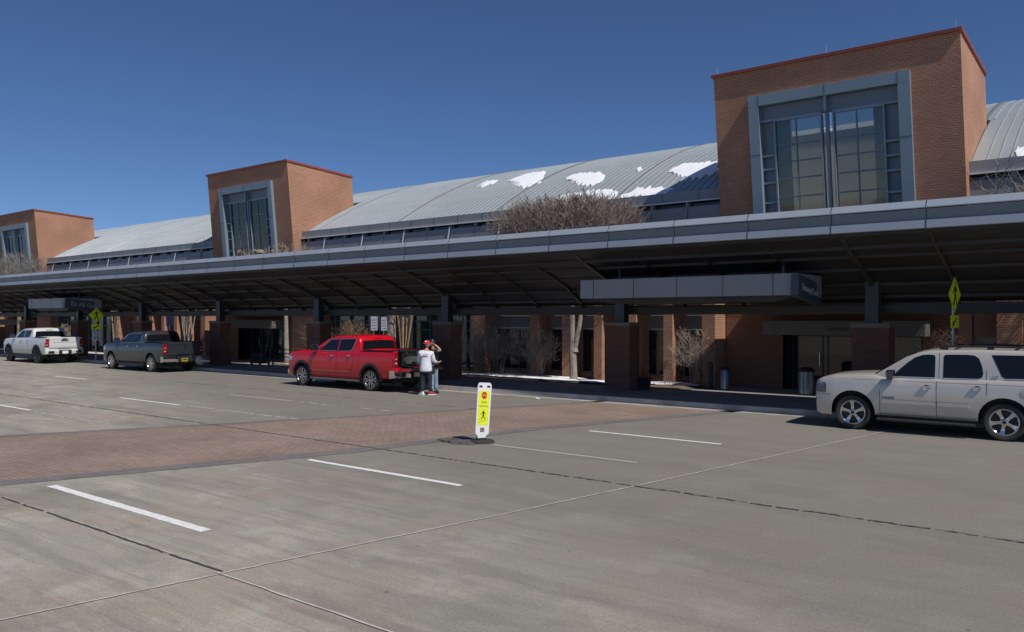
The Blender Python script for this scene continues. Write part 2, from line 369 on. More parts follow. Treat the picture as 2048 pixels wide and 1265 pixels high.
def vault(a, b, y0):
    yy = [y0] + [y for y in ys if y > y0 + .05]; n = len(yy); o = len(mb.v)
    for x in (a, b):
        for y in yy: mb.v.append((x, y, roofz(y)))
    for i in range(n - 1): mb.f.append((o + i, o + i + 1, o + n + 1 + i, o + n + i))
for a, b in OPEN: vault(a, b, 27.25)
for cx in TC[:4]: vault(cx - TW + .1, cx + TW - .1, YT)
mb.add([(XL, y, roofz(y)) for y in ys] + [(XL, 54.75, 0), (XL, 27.25, 0)], [tuple(range(33))])
mb.add([(XR, y, roofz(y)) for y in ys] + [(XR, 54.75, 0), (XR, 27.25, 0)], [tuple(range(33))])
def H(o):   # children of the hall were modelled in world coordinates
    o.matrix_parent_inverse = hall.matrix_basis.inverted(); return o
hall_inv = Matrix.Translation((8, -27.5, 0))
def P(mb_, name, m, root, **k):
    """part modelled in world coordinates and hung under a root empty"""
    l = root.location; mb_.map(lambda x, y, z: (x - l.x, y - l.y, z - l.z)); return mb_.build(name, m, root, **k)
P(mb, 'vaulted_roof', M_ROOF, hall, smooth=True)
# standing seams: fine ribs and heavy seams, curved over the vault
def seams(xs, hw, ht, y1=44):
    q = MB()
    for x in xs:
        y0 = YT if inside(x) else 27.2; yy = [y0 + (y1 - y0) * i / 14 for i in range(15)]
        r = [[(x - hw, y, roofz(y) - .01), (x - hw * .5, y, roofz(y) + ht), (x + hw * .5, y, roofz(y) + ht), (x + hw, y, roofz(y) - .01)] for y in yy]
        q.loft(r, cap=False)
    return q
P(seams([-120 + .305 * i for i in range(430)], .018, .036), 'standing_seam', M_ROOF, hall, kind='stuff', fix=False)
for i in range(20): P(seams([-16.35 - 6.0 * i + 24], .07, .06, 44), 'expansion_seam', M_SEAM, hall, fix=False)
# snow left on the roof
def roof_snow(pts, seed):
    """pts: outline (x, y) on the roof; edges teeth along the seams"""
    r = random.Random(seed); mb = MB(); out = []
    for (x0, y0), (x1, y1) in zip(pts, pts[1:] + pts[:1]):
        n = max(2, int(math.hypot(x1 - x0, y1 - y0) / .075))
        for i in range(n):
            x = x0 + (x1 - x0) * i / n; y = y0 + (y1 - y0) * i / n
            fr = (x / .305) % 1; ph = math.floor(x / .305); k = random.Random(ph * 31 + seed).uniform(.02, .2) * (1 if fr > .45 else -1) * (1 if y > sum(p[1] for p in pts) / len(pts) else .8)
            out.append((x + r.uniform(-.015, .015), y + k + r.uniform(-.03, .03)))
    n = len(out); cx = sum(p[0] for p in out) / n; cy = sum(p[1] for p in out) / n
    for k, h in ((1., .0), (.985, .045), (.7, .055), (0.2, .06)):
        mb.v += [(cx + (x - cx) * k, cy + (y - cy) * k, roofz(cy + (y - cy) * k) + h) for x, y in out]
    for j in range(3):
        for i in range(n): a = j * n; mb.f.append((a + i, a + (i + 1) % n, a + n + (i + 1) % n, a + n + i))
    mb.f.append(tuple(range(3 * n, 4 * n))); return mb
SNOWP = [[(-15.28, 29.7), (-15.23, 30.2), (-14.88, 30.4), (-13.36, 30.0), (-12.86, 29.0), (-13.1, 28.7), (-13.42, 28.6), (-13.78, 28.5), (-14.36, 28.9)], [(-20.92, 30.6), (-20.8, 31.0), (-20.22, 31.1), (-19.3, 30.7), (-18.5, 30.0), (-18.34, 29.5), (-18.47, 29.1), (-19.03, 29.2), (-19.89, 29.8)], [(-25.01, 31.6), (-24.94, 32.4), (-24.63, 32.9), (-23.67, 32.7), (-23.01, 31.7), (-22.25, 30.5), (-22.34, 30.0), (-22.67, 29.9), (-23.87, 30.7)], [(-19.7, 28.0), (-19.55, 28.3), (-18.71, 28.4), (-17.67, 28.3), (-16.64, 28.0), (-16.56, 27.7), (-16.51, 27.4), (-17.64, 27.5), (-18.98, 27.7)], [(-16.3, 27.5), (-15.94, 27.8), (-15.88, 28.2), (-15.22, 28.0), (-14.09, 27.7), (-14.26, 27.4), (-14.52, 27.3), (-15.76, 27.4), (-16.18, 27.3)], [(-26.86, 31.4), (-27.0, 32.2), (-26.11, 32.0), (-25.91, 31.4), (-26.19, 31.0)], [(-17.33, 30.6), (-17.22, 30.8), (-16.9, 30.4), (-16.96, 30.2)], [(-3.12, 27.6), (-3.07, 27.9), (-2.93, 28.0), (-2.76, 27.8), (-2.71, 27.3), (-2.95, 27.3), (-3.07, 27.4)]]
for i, pts in enumerate(SNOWP):
    tag(roof_snow(pts, i).build('roof_snow', M_SNOW, smooth=True), *[
        ('large jagged snow patch on the vaulted roof beside the tallest brick block', 'snow'),
        ('oval snow patch on the roof, right of the middle of the long vault', 'snow'),
        ('wedge of snow high on the roof, left of the oval patch', 'snow'),
        ('band of snow along the roof eave behind the bare tree', 'snow'),
        ('snow along the roof eave running into the tower shadow', 'snow'),
        ('thin streak of snow furthest left on the vaulted roof', 'snow'),
        ('tiny fleck of snow above the gap between two large patches', 'snow'),
        ('small snow lump on the roof at the right edge of the picture', 'snow')][i])
# clerestory band, louvre gap and lower panels
mb = MB(); m2 = MB(); m3 = MB(); m4 = MB()
for a, b in OPEN: mb.box(a, b, 27.05, 27.35, 6.74, 7.10); m2.box(a, b, 27.055, 27.35, 4.0, 6.52); m3.box(a, b, 27.30, 27.42, 6.45, 6.80); m4.box(a, b, 26.98, 27.06, 6.70, 6.735)
P(mb, 'eave_fascia', M_CLER, hall)
P(m2, 'wall_panel', M_CLER, hall)
P(m3, 'clerestory_glazing', M_DGLASS, hall)
P(m4, 'drip_edge', M_WPL, hall)
mm = MB(); br = MB(); jt = MB(); x = 10.; k = 0
while x > -118:
    if inside(x): x -= 1.45; k += 1; continue
    mm.box(x - .06, x + .06, 27.1, 27.3, 6.53, 6.73)
    if k % 2 == 0: br.tube((x, 27.06, 6.72), (x, 26.72, 5.2), .035, n=6)
    jt.box(x - .008, x + .008, 27.049, 27.06, 4.2, 6.51)
    jt.box(x + 1.9, x + 1.916, 27.044, 27.052, 6.745, 7.095)
    x -= 1.45; k += 1
P(mm, 'clerestory_mullion', M_CLER, hall, kind='stuff'); P(br, 'slanted_strut', M_CAP, hall, kind='stuff'); P(jt, 'panel_joint', M_STEEL, hall, kind='stuff')

def tower(cx, idx, label):
    x0, x1 = cx - TW + .02, cx + TW; yf, yb = 26.8, 31.15; T = .35
    t = empty('brick_tower', (cx, 26.8, 0), label, 'building', 'brick blocks along the terminal front')
    topz = lambda y: 10.78 - .058 * (y - 26.4)
    L = lambda q: q.map(clip_lean)
    def g(q, name, m, **k): return P(L(q), name, m, t, **k)
    wx0, wx1, wz1 = cx - 2.40, cx + 2.30, 9.72
    # front wall with the big opening; sliced so that the lean is kept straight
    q = MB()
    def slab(a, b, y0, y1, z0, z1):
        """box split at the height where the lean starts, with the sloped top when z1 is None"""
        cuts = [z for z in (z0, 2.5) if z < (z1 or 99) and z >= z0] if z0 < 2.5 else [z0]
        lv = cuts + [z1]
        for p, r_ in zip(lv, lv[1:]):
            ta, tb = (topz(y0), topz(y1)) if r_ is None else (r_, r_)
            q.add([(a, y0, p), (b, y0, p), (b, y1, p), (a, y1, p), (a, y0, ta), (b, y0, ta), (b, y1, tb), (a, y1, tb)],
                  [(0, 3, 2, 1), (4, 5, 6, 7), (0, 1, 5, 4), (1, 2, 6, 5), (2, 3, 7, 6), (3, 0, 4, 7)])
    slab(x0 + T, wx0, yf, yf + T, 3.6, None); slab(wx1, x1 - T, yf, yf + T, 3.6, None)
    slab(wx0, wx1, yf, yf + T, wz1, None); slab(wx0, wx1, yf, yf + T, 3.6, 4.4)
    g(q, 'brick_shell', M_BRICK); q = MB()
    # ground storey around the entrance recess
    slab(x0 + T, cx - 1.75, yf, yf + T, 0, 3.6); slab(cx + 2.45, x1 - T, yf, yf + T, 0, 3.6); slab(cx - 1.75, cx + 2.45, yf, yf + T, 2.3, 3.6); g(q, 'ground_storey', M_BRICK_SHADED); q = MB()
    for a, b in ((x0, x0 + T), (x1 - T, x1)):
        q = MB(); slab(a, b, yf, yb, 3.6, None); g(q, 'brick_side_wall', M_BRICK)
        q = MB(); slab(a, b, yf, yb, 0, 3.6); g(q, 'ground_side_wall', M_BRICK_SHADED if a == x0 else M_BRICK)
    # back wall: beige, with an upper window through which the vault and the sky show
    bx0, bx1 = cx - 2.62, cx + .95
    q = MB().box(x0 + T, x1 - T, yb - .2, yb, 4.4, 9.30); q.box(x0 + T, bx0, yb - .2, yb, 9.30, 10.3); q.box(bx1, x1 - T, yb - .2, yb, 9.30, 10.3)
    g(q, 'back_wall', M_BEIGE)
    g(MB().box(x0 + T, x0 + T + .03, yf + T, yb - .2, 4.4, 10.3), 'inner_lining', M_CLER); g(MB().box(x1 - T - .03, x1 - T, yf + T, yb - .2, 4.4, 10.3), 'inner_lining', M_CLER)
    # roof slab; unseen rooflight behind it opened wide to let sun inside
    q = MB().box(x0 + T, x1 - T, yf + T, yf + 1.3, 10.18, 10.3)
    g(q, 'roof_slab', M_CLER)
    g(MB().box(wx0 + .1, cx - 1.36, yf + T + .05, yf + T + .12, 4.4, 9.3), 'inner_screen', M_FRAME); g(MB().box(cx + 1.24, wx1 - .1, yf + T + .05, yf + T + .12, 4.4, 9.3), 'inner_screen', M_FRAME)
    g(MB().box(x0 + T, x1 - T, yf + T, yb - .2, 4.3, 4.4), 'floor_slab', M_CLER)
    # coping
    q = MB()
    for a, b, c, d in ((x0 - .06, x1 + .06, yf - .07, yf + .4), (x0 - .06, x1 + .06, yb - .35, yb + .06), (x0 - .06, x0 + .4, yf + .4, yb - .35), (x1 - .4, x1 + .06, yf + .4, yb - .35)):
        q.add([(a, c, topz(c) - .05), (b, c, topz(c) - .05), (b, d, topz(d) - .05), (a, d, topz(d) - .05), (a, c, topz(c) + .05), (b, c, topz(c) + .05), (b, d, topz(d) + .05), (a, d, topz(d) + .05)],
              [(0, 3, 2, 1), (4, 5, 6, 7), (0, 1, 5, 4), (1, 2, 6, 5), (2, 3, 7, 6), (3, 0, 4, 7)])
    g(q, 'coping', M_COPE)
    # window: proud outer frame, recessed header, mullions, glass
    fw = .34; o = empty('big_window', (0, 0, 0), None, None); o.parent = t
    def gw(q, name, m): 
        q.map(clip_lean); q.map(lambda x, y, z: (x - cx, y - 26.8, z)); return q.build(name, m, o)
    q = MB().box(wx0 - .12, wx0 - .12 + fw, yf - .16, yf + .3, 4.4, wz1 - .22); q.box(wx1 + .12 - fw, wx1 + .12, yf - .16, yf + .3, 4.4, wz1 - .22)
    q.box(wx0 - .12, wx1 + .12, yf - .162, yf + .3, wz1 - .22, wz1 + .12); gw(q, 'outer_frame', M_FRAME)
    gw(MB().box(wx0 - .125, wx0 + .225, yf - .166, yf - .15, 7.9, 7.915), 'panel_joint', M_STEEL); gw(MB().box(wx1 - .225, wx1 + .125, yf - .166, yf - .15, 7.9, 7.915), 'panel_joint', M_STEEL)
    for xx in (wx0 + .22, cx - .05, wx1 - .22): gw(MB().box(xx, xx + .015, yf - .168, yf - .15, wz1 - .2, wz1 + .11), 'panel_joint', M_STEEL)
    ix0, ix1 = wx0 + .22, wx1 - .22; gz = 8.98
    q = MB().box(ix0, ix1, yf + .14, yf + .26, gz + .06, wz1 - .2); q.box(ix0, ix0 + .42, yf + .2, yf + .26, 4.4, gz); q.box(ix1 - .42, ix1, yf + .2, yf + .26, 4.4, gz)
    gw(q, 'recessed_panel', M_PANEL)
    q = MB().box(cx - .10, cx - .02, yf - .1, yf + .2, gz + .05, wz1 - .18)
    for zz in (gz, 7.84, 7.40, 6.95, 6.3, 5.6): 
        q.box(ix0, ix0 + .44, yf + .02, yf + .20, zz, zz + .07); q.box(ix1 - .44, ix1, yf + .02, yf + .20, zz, zz + .07)
    for xx in (ix0 + .43, cx - .26, cx + .12, ix1 - .47): q.box(xx, xx + .045, yf - .02, yf + .22, 4.4, gz)
    q.box(ix0 + .42, cx - .22, yf + .04, yf + .14, gz - .02, gz + .07); q.box(cx + .12, ix1 - .43, yf + .04, yf + .14, gz - .02, gz + .07)
    gw(q, 'mullion', M_FRAME)
    q = MB().box(cx - .10, cx + .0, yf + .0, yf + .12, 4.4, gz)
    for a, b in ((ix0 + .475, cx - .26), (cx + .165, ix1 - .47)):
        xm = (a + b) / 2 - .08; q.box(xm, xm + .035, yf + .04, yf + .12, 4.4, gz - .02)
        for zz in (8.15, 7.60, 7.05, 6.45, 5.8): q.box(a, b, yf + .045, yf + .115, zz, zz + .04)
    gw(q, 'glazing_bar', M_PANEL)
    q = MB(); 
    for a, b in ((ix0 + .475, cx - .26), (cx + .165, ix1 - .47)): q.box(a, b, yf + .07, yf + .085, 4.4, gz - .02)
    gw(q, 'pane', M_GLASS)
    # lightning rods
    for xx in (x0 + .1, cx, x1 - .12): g(MB().tube((xx, yf + .1, topz(yf) + .04), (xx, yf + .1, topz(yf) + .34), .012, n=6), 'lightning_rod', M_CAP)
    # entrance canopy box with doors in the recess
    g(MB().box(cx - 2.1, cx + 2.72, 25.85, yf - .004, 1.97, 2.42), 'entrance_header', M_HEAD)
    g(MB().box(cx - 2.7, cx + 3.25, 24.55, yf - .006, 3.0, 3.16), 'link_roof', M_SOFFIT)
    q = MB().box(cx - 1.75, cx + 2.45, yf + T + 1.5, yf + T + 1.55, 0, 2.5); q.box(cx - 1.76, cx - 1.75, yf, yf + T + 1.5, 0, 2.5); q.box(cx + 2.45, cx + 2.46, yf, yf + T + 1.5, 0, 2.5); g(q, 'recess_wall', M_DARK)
    d = empty('entrance_doors', (0, 0, 0), None, None); d.parent = t
    q = MB()
    for xx in (-1.7, -1.55, -.72, -.55, .28, .42, 1.25, 1.4, 2.3): q.box(xx, xx + .05, .72, .78, .15, 1.96)
    q.box(-1.7, 2.35, .722, .778, 1.9, 1.96); q.box(-1.7, 2.35, .722, .778, .15, .25); q.build('door_frame', M_ALLOY if False else M_STEEL, d)
    MB().box(-1.7, 2.3, .745, .755, .15, 1.9).build('door_glass', M_DGLASS, d)
    for xx in (-.78, .46): MB().tube((xx, .68, .9), (xx, .68, 1.35), .015, n=6).build('door_handle', M_CHROME, d)
    return t
labels = ['tallest-looking brick block at right of the picture with a big gridded window',
          'middle brick block with blue-framed window, left of the long snowy roof',
          'small far brick block near the left edge of the picture',
          'far brick block beyond the left edge', 'brick block beyond the right edge']
for i, cx in enumerate(TC[:4]): tw = tower(cx, i, labels[i]); globals()['TWR%d' % i] = tw
text('entrance_lettering', 'Ticketing/Check-In', .17, M_BLACK, (1.45 - 1.45 - .10, 25.846 - 26.8, 2.13), (R(90), 0, 0), TWR0, bold=.003)

def facade(cx, n):
    """ground floor wall from a tower's left side to the next tower: window bays, curtain wall, plain brick"""
    x1 = cx - TW - .02; t = empty('lower_facade', (x1, 27, 0), ['brick pilasters with tall windows and a teal glass wall between the first two blocks',
        'brick pilasters with tall windows left of the middle block, behind the pickups', 'far pilastered wall beyond the leftmost block'][n], 'building', 'ground floor walls')
    def g(q, name, m, **k): return P(q, name, m, t, **k)
    # (right edge, left edge) of each deep pilaster, counted from the tower
    pil = [(x1, x1 - .47), (x1 - 1.59, x1 - 1.94), (x1 - 3.04, x1 - 3.39), (x1 - 4.49, x1 - 4.84), (x1 - 5.94, x1 - 6.29), (x1 - 7.45, x1 - 7.85), (x1 - 10.25, x1 - 10.85)]
    for i, (b, a) in enumerate(pil):
        g(MB().box(a, b, 25.95, 27.1, 0, 3.9), 'pilaster', M_BRICK)
        if i == len(pil) - 1: break
        wa, wb = pil[i + 1][0], a
        wd = empty('window', (0, 0, 0), None, None); wd.parent = t
        def gw(q, nm, m): q.map(lambda x, y, z: (x - x1, y - 27, z)); q.build(nm, m, wd)
        gw(MB().box(wa, wb, 26.84, 27.0, .38, 2.10), 'pane', M_DGLASS)
        gw(MB().box(wa, wb, 26.78, 27.0, 2.104, 2.6), 'blind_panel', mat('blind_taupe', (.21, .185, .165), .7))
        q = MB().box(wa + .001, wa + .045, 26.80, 26.839, .38, 2.10); q.box(wb - .045, wb - .001, 26.80, 26.839, .38, 2.10); q.box(wa + .045, wb - .045, 26.802, 26.839, 2.05, 2.098); q.box(wa + .045, wb - .045, 26.802, 26.839, .38, .43)
        if wb - wa > 2: q.box((wa + wb) / 2 - .02, (wa + wb) / 2 + .02, 26.803, 26.839, .43, 2.05)
        gw(q, 'frame', M_CREAM)
        g(MB().box(wa, wb, 26.70, 27.0, 0, .376), 'apron_wall', M_BRICK); g(MB().box(wa, wb, 26.72, 27.0, 2.604, 3.9), 'lintel', M_BRICK)
    xc1 = pil[-1][1]
    xc0 = x1 - 21.3
    g(MB().box(xc0, xc1, 26.92, 27.0, 0, 4.2), 'curtain_glass', M_TEAL)
    q = MB(); k = 0; xx = xc1
    while xx > xc0 + .1:
        q.box(xx - .05, xx, 26.80, 26.915, 0, 4.2); xx -= 1.1
    for zz in (.15, 1.05, 1.95, 2.35): q.box(xc0, xc1 - .05, 26.84, 26.912, zz, zz + .05)
    g(q, 'curtain_mullion', mat('teal_frame', (.10, .16, .16), .4, .3))
    xe = cx - PITCH + TW + .02
    g(MB().box(xe, xc0, 26.3, 27.1, 0, 4.2), 'brick_wall', M_BRICK)
    g(MB().box(xe, x1, 25.8, 27.04, 3.904, 4.1), 'eave_beam', M_CLER)
    g(MB().box(xe, x1, 26.2, 27.11, 4.104, 4.3), 'upper_wall', M_CLER)
for n in range(3): facade(TC[n], n)
# pilasters right of the big tower
t = empty('lower_facade', (-4, 27, 0), 'brick pilasters and windows right of the tallest block, above the silver SUV', 'building', 'ground floor walls')
xr = TC[0] + TW + .02 + .05
for i in range(9):
    a = xr; b = a + .62
    P(MB().box(b, b + .62, 26.3, 27.1, 0, 3.9), 'pilaster', M_BRICK, t)
    P(MB().box(a, b, 26.84, 27.0, .38, 1.95), 'window_pane', M_DGLASS, t); P(MB().box(a, b, 26.78, 27.0, 1.95, 3.9), 'blind_panel', mat('rust_panel', (.30, .14, .09), .8), t)
    P(MB().box(a, b, 26.7, 27.0, 0, .376), 'apron_wall', M_BRICK, t); xr = b + .62
P(MB().box(TC[0] + TW + .02, xr, 26.2, 27.1, 3.904, 4.3), 'upper_wall', M_BRICK, t)

# ---------------------------------------------------------------- kerbside canopy on brick piers
FY = 20.2
can = empty('kerbside_canopy', (-14, 23, 0), 'long dark steel canopy over the pavement with a pale grey panelled fascia', 'canopy')
def pc(q, name, m, **k): return P(q, name, m, can, **k)
CX0, CX1 = -125, 14
pc(MB().xprism([(FY + .12, 5.185), (FY, 5.02), (FY, 5.00), (FY + .2, 5.00), (FY + .3, 5.185)], CX0, CX1), 'fascia_cap', M_CAP)
pc(MB().xprism([(FY + .045, 4.975), (FY + .11, 4.73), (FY + .25, 4.73), (FY + .25, 4.975)], CX0, CX1), 'fascia_panel', M_PANEL)
pc(MB().xprism([(FY + .02, 4.725), (FY, 4.543), (FY + .25, 4.543), (FY + .25, 4.725)], CX0, CX1), 'fascia_strip', M_CAP)
q = MB(); x = -4.10 * .975 + 2 * 2.09
while x > CX0: 
    q.xprism([(FY + .039, 4.975), (FY + .104, 4.73), (FY + .14, 4.73), (FY + .1, 4.975)], x - .011, x + .011); q.xprism([(FY + .014, 4.725), (FY - .006, 4.543), (FY + .1, 4.536), (FY + .1, 4.725)], x - .011, x + .011)
    q.xprism([(FY + .114, 5.19), (FY - .006, 5.02), (FY + .1, 5.015)], x - .009, x + .009); x -= 2.09
pc(q, 'fascia_joint', M_STEEL, kind='stuff')
prof = [(20.39, 4.46), (21.0, 4.24), (21.7, 4.06), (22.3, 3.86), (22.9, 3.62), (23.4, 3.36), (23.8, 3.1), (24.02, 2.95)]
th = [(y, z + .5 - .28 * i / 8) for i, (y, z) in enumerate(prof)]
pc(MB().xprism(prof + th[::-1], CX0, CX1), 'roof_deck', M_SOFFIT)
pc(MB().xprism([(24.024, 2.62), (24.12, 2.62), (24.12, 2.92), (24.024, 2.92)], CX0, CX1), 'edge_beam', M_RIB)
px0 = -5.9
k = -5
for j in range(-8, 62):
    x = px0 - 1.95 * j
    if x < -118: break
    d = .14 if j % 4 == 0 else .10; hw = .05 if j % 4 == 0 else .03
    lo = [(y, z - d * min(1, (y - 20.39) / 1.6) - .002) for y, z in prof[:-1]] + [(24.02, 2.66)]
    pc(MB().xprism(lo + [(y, z + .02) for y, z in prof[::-1]], x - hw, x + hw), 'rib', M_RIB)
for y, z in ((20.95, 4.23), (21.6, 4.06), (22.45, 3.78), (23.25, 3.42), (23.75, 3.10)):
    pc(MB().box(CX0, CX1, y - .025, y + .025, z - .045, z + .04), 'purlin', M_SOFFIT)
pc(MB().box(CX0, CX1, 23.1, 23.5, 2.62, 2.74) if False else MB().box(CX0, CX1, 23.52, 23.62, 2.66, 2.86), 'tie_beam', M_SOFFIT)
for i in range(-2, 15):
    x = px0 - 7.8 * i
    where = {0: 'behind the silver SUV', 1: 'right of the forked tree', 2: 'right behind the two people', 3: 'just left of the red pickup cab', 4: 'right of the grey pickup', 5: 'behind the grey pickup cab', 6: 'right of the white pickup', 7: 'behind the white pickup'}.get(i)
    p = empty('brick_pier', (x, 23.3, .147), ('brick canopy pier, stone cap, steel post, ' + where) if where else 'brick canopy pier beyond the parked vehicles', 'pier', 'brick canopy piers')
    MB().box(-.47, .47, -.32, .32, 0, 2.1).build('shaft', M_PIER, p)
    MB().box(-.50, .50, -.35, .35, 2.1, 2.22).build('cap', M_HEAD, p)
    zt = 3.52 - .147
    q = MB().box(-.17, .17, -.15, -.12, 2.22, zt + .06); q.box(-.17, .17, .12, .15, 2.22, zt - .1); q.box(-.02, .02, -.12, .12, 2.22, zt); q.build('steel_post', M_STEEL, p)

# sign boxes hung from the canopy
def signbox(x0, x1, label, words, size):
    t = empty('sign_box', (x1, 20.9, 3.1), label, 'sign', 'sign boxes under the canopy'); L_ = x1 - x0
    MB().box(-L_, 0, 0, 2.0, 0, .56).build('panelled_box', M_CLER, t)
    q = MB(); k = 1
    n = round(L_ / 1.38)
    for a in range(n): 
        xx = -.62 - 1.38 * a
        if xx > -L_: q.box(xx - .01, xx + .01, -.005, .02, .002, .558)
    q.build('panel_joint', M_STEEL, t)
    MB().yprism([(-L_ + .1, 0), (-.1, 0), (-.6, -.16), (-L_ + .9, -.16)], .25, 1.9).build('underside', M_SOFFIT, t)
    s = empty('sign_cabinet', (.09, -.14, -.02), None, None); s.parent = t; s.rotation_euler = (R(-6), 0, R(3))
    MB().box(-.2, 0, 0, 2.2, 0, .56).build('cabinet', mat('sign_teal', (.055, .085, .095), .45), s)
    text('lettering', words, size, mat('sign_letter_grey', (.42, .46, .46), .6), (.004, .28, .2), (R(90), 0, R(90)), s)
    for a in (-L_ + .8, -.7): MB().tube((a, 1.0, .5), (a, 1.0, 1.3), .04).build('hanger', M_STEEL, t)
signbox(-13.75, -7.14, 'grey panelled box under the canopy with a dark sign reading Ticketing/Check-in', 'Ticketing/Check-in', .235)
signbox(-54.1, -48.9, 'distant grey box under the canopy with a dark sign reading To All Gates', 'To All Gates', .34)
# ---------------------------------------------------------------- vehicles
def lerp(a, b, t): return a + (b - a) * t
def interp(tab, x):
    if x <= tab[0][0]: return tab[0][1:]
    for a, b in zip(tab, tab[1:]):
        if x <= b[0]:
            t = (x - a[0]) / (b[0] - a[0]); return tuple(lerp(p, q_, t) for p, q_ in zip(a[1:], b[1:]))
    return tab[-1][1:]
KN = [(0, .86), (.04, .93), (.14, .975), (.32, .992), (.55, 1.0), (.78, .993), (.92, .968), (.975, .935), (1., .88)]
def kfac(t): return interp(KN, max(0, min(1, t)))[0]
def bool_cut(ob, cutters):
    for c in cutters:
        m = ob.modifiers.new('b', 'BOOLEAN'); m.operation = 'DIFFERENCE'; m.solver = 'EXACT'; m.object = c
    dg = bpy.context.evaluated_depsgraph_get(); dg.update()
    me = bpy.data.meshes.new_from_object(ob.evaluated_get(dg)); ob.modifiers.clear()
    mats = [m for m in ob.data.materials]; ob.data = me
    me.materials.clear(); me.materials.append(mats[0])
    for p_ in me.polygons: p_.material_index = 0
    me.polygons.foreach_set('use_smooth', [True] * len(me.polygons)); me.set_sharp_from_angle(angle=R(32))
    for c in cutters: bpy.data.objects.remove(c)
def carpaint(name, col, metal=.0, rough=.35):
    return mat(name, col, rough, metal, var=.03, coat=.7)
def wheel(parent, x, y, r, rr, wd, style, rimmat, side):
    """axis along y, outer face towards side*y"""
    w = empty('wheel', (x, y, r), None, None); w.parent = parent
    h = wd / 2
    pr = [(rr, -h * .8), (rr + .02, -h * .92), (r - .035, -h), (r - .008, -h * .82), (r, -h * .4), (r, h * .4), (r - .008, h * .82), (r - .035, h), (rr + .02, h * .92), (rr, h * .8)]
    MB().lathe(pr, 40, axis='Y').build('tire', M_TIRE, w, smooth=True)
    s = side; f = h * .86
    q = MB().lathe([(rr + .004, f * s), (rr - .018, f * s), (rr - .03, (f - .03) * s), (rr - .035, -h * .8 * s)], 40, axis='Y')
    a0 = rnd.uniform(0, 1.2)
    if style == 5:
        for i in range(5):
            a = a0 + 2 * math.pi * i / 5
            for dr in (0,):
                t = Vector((math.cos(a), 0, math.sin(a))); n_ = Vector((-math.sin(a), 0, math.cos(a)))
                v = []
                for rad, hw_, dep in ((.05, .030, f - .02), (rr * .5, .030, f - .030), (rr * .75, .038, f - .022), (rr - .008, .062, f - .010)):
                    for sg, dd in ((-1, 0), (1, 0), (1, -.05), (-1, -.05)): v.append(t * rad + n_ * sg * hw_ + Vector((0, (dep + dd) * s, 0)))
                q.loft([v[0:4], v[4:8], v[8:12], v[12:16]])
    else:
        for i in range(6):
            for da in (-.15, .15):
                a = a0 + 2 * math.pi * i / 6
                p0 = Vector((math.cos(a), 0, math.sin(a))) * .05; p1 = Vector((math.cos(a + da * 1.6), 0, math.sin(a + da * 1.6))) * (rr - .01)
                d = (p1 - p0).normalized(); n_ = Vector((-d.z, 0, d.x)); v = []
                for p_, hw_, dep in ((p0, .02, f - .015), (p1, .026, f - .01)):
                    for sg, dd in ((-1, 0), (1, 0), (1, -.04), (-1, -.04)): v.append(p_ + n_ * sg * hw_ + Vector((0, (dep + dd) * s, 0)))
                q.loft([v[0:4], v[4:8]])
    q.lathe([(0.0, (f - .005) * s), (.055, (f - .005) * s), (.075, (f - .02) * s), (.075, (f - .06) * s)], 20, axis='Y')
    q.lathe([(rr + .003, (f - .002) * s), (rr - .008, (f + .004) * s), (rr - .024, (f - .012) * s)], 40, axis='Y')
    q.build('rim', rimmat, w, smooth=True)
    if style == 5: MB().lathe([(0, (f + .004) * s), (.034, (f + .004) * s), (.042, (f - .006) * s)], 18, axis='Y').build('hub_cap', M_BPL, w)
    MB().lathe([(0, (f - .09) * s), (rr - .02, (f - .09) * s)], 24, axis='Y').build('brake_disc', mat('brake', (.05, .05, .052), .5, .6), w)
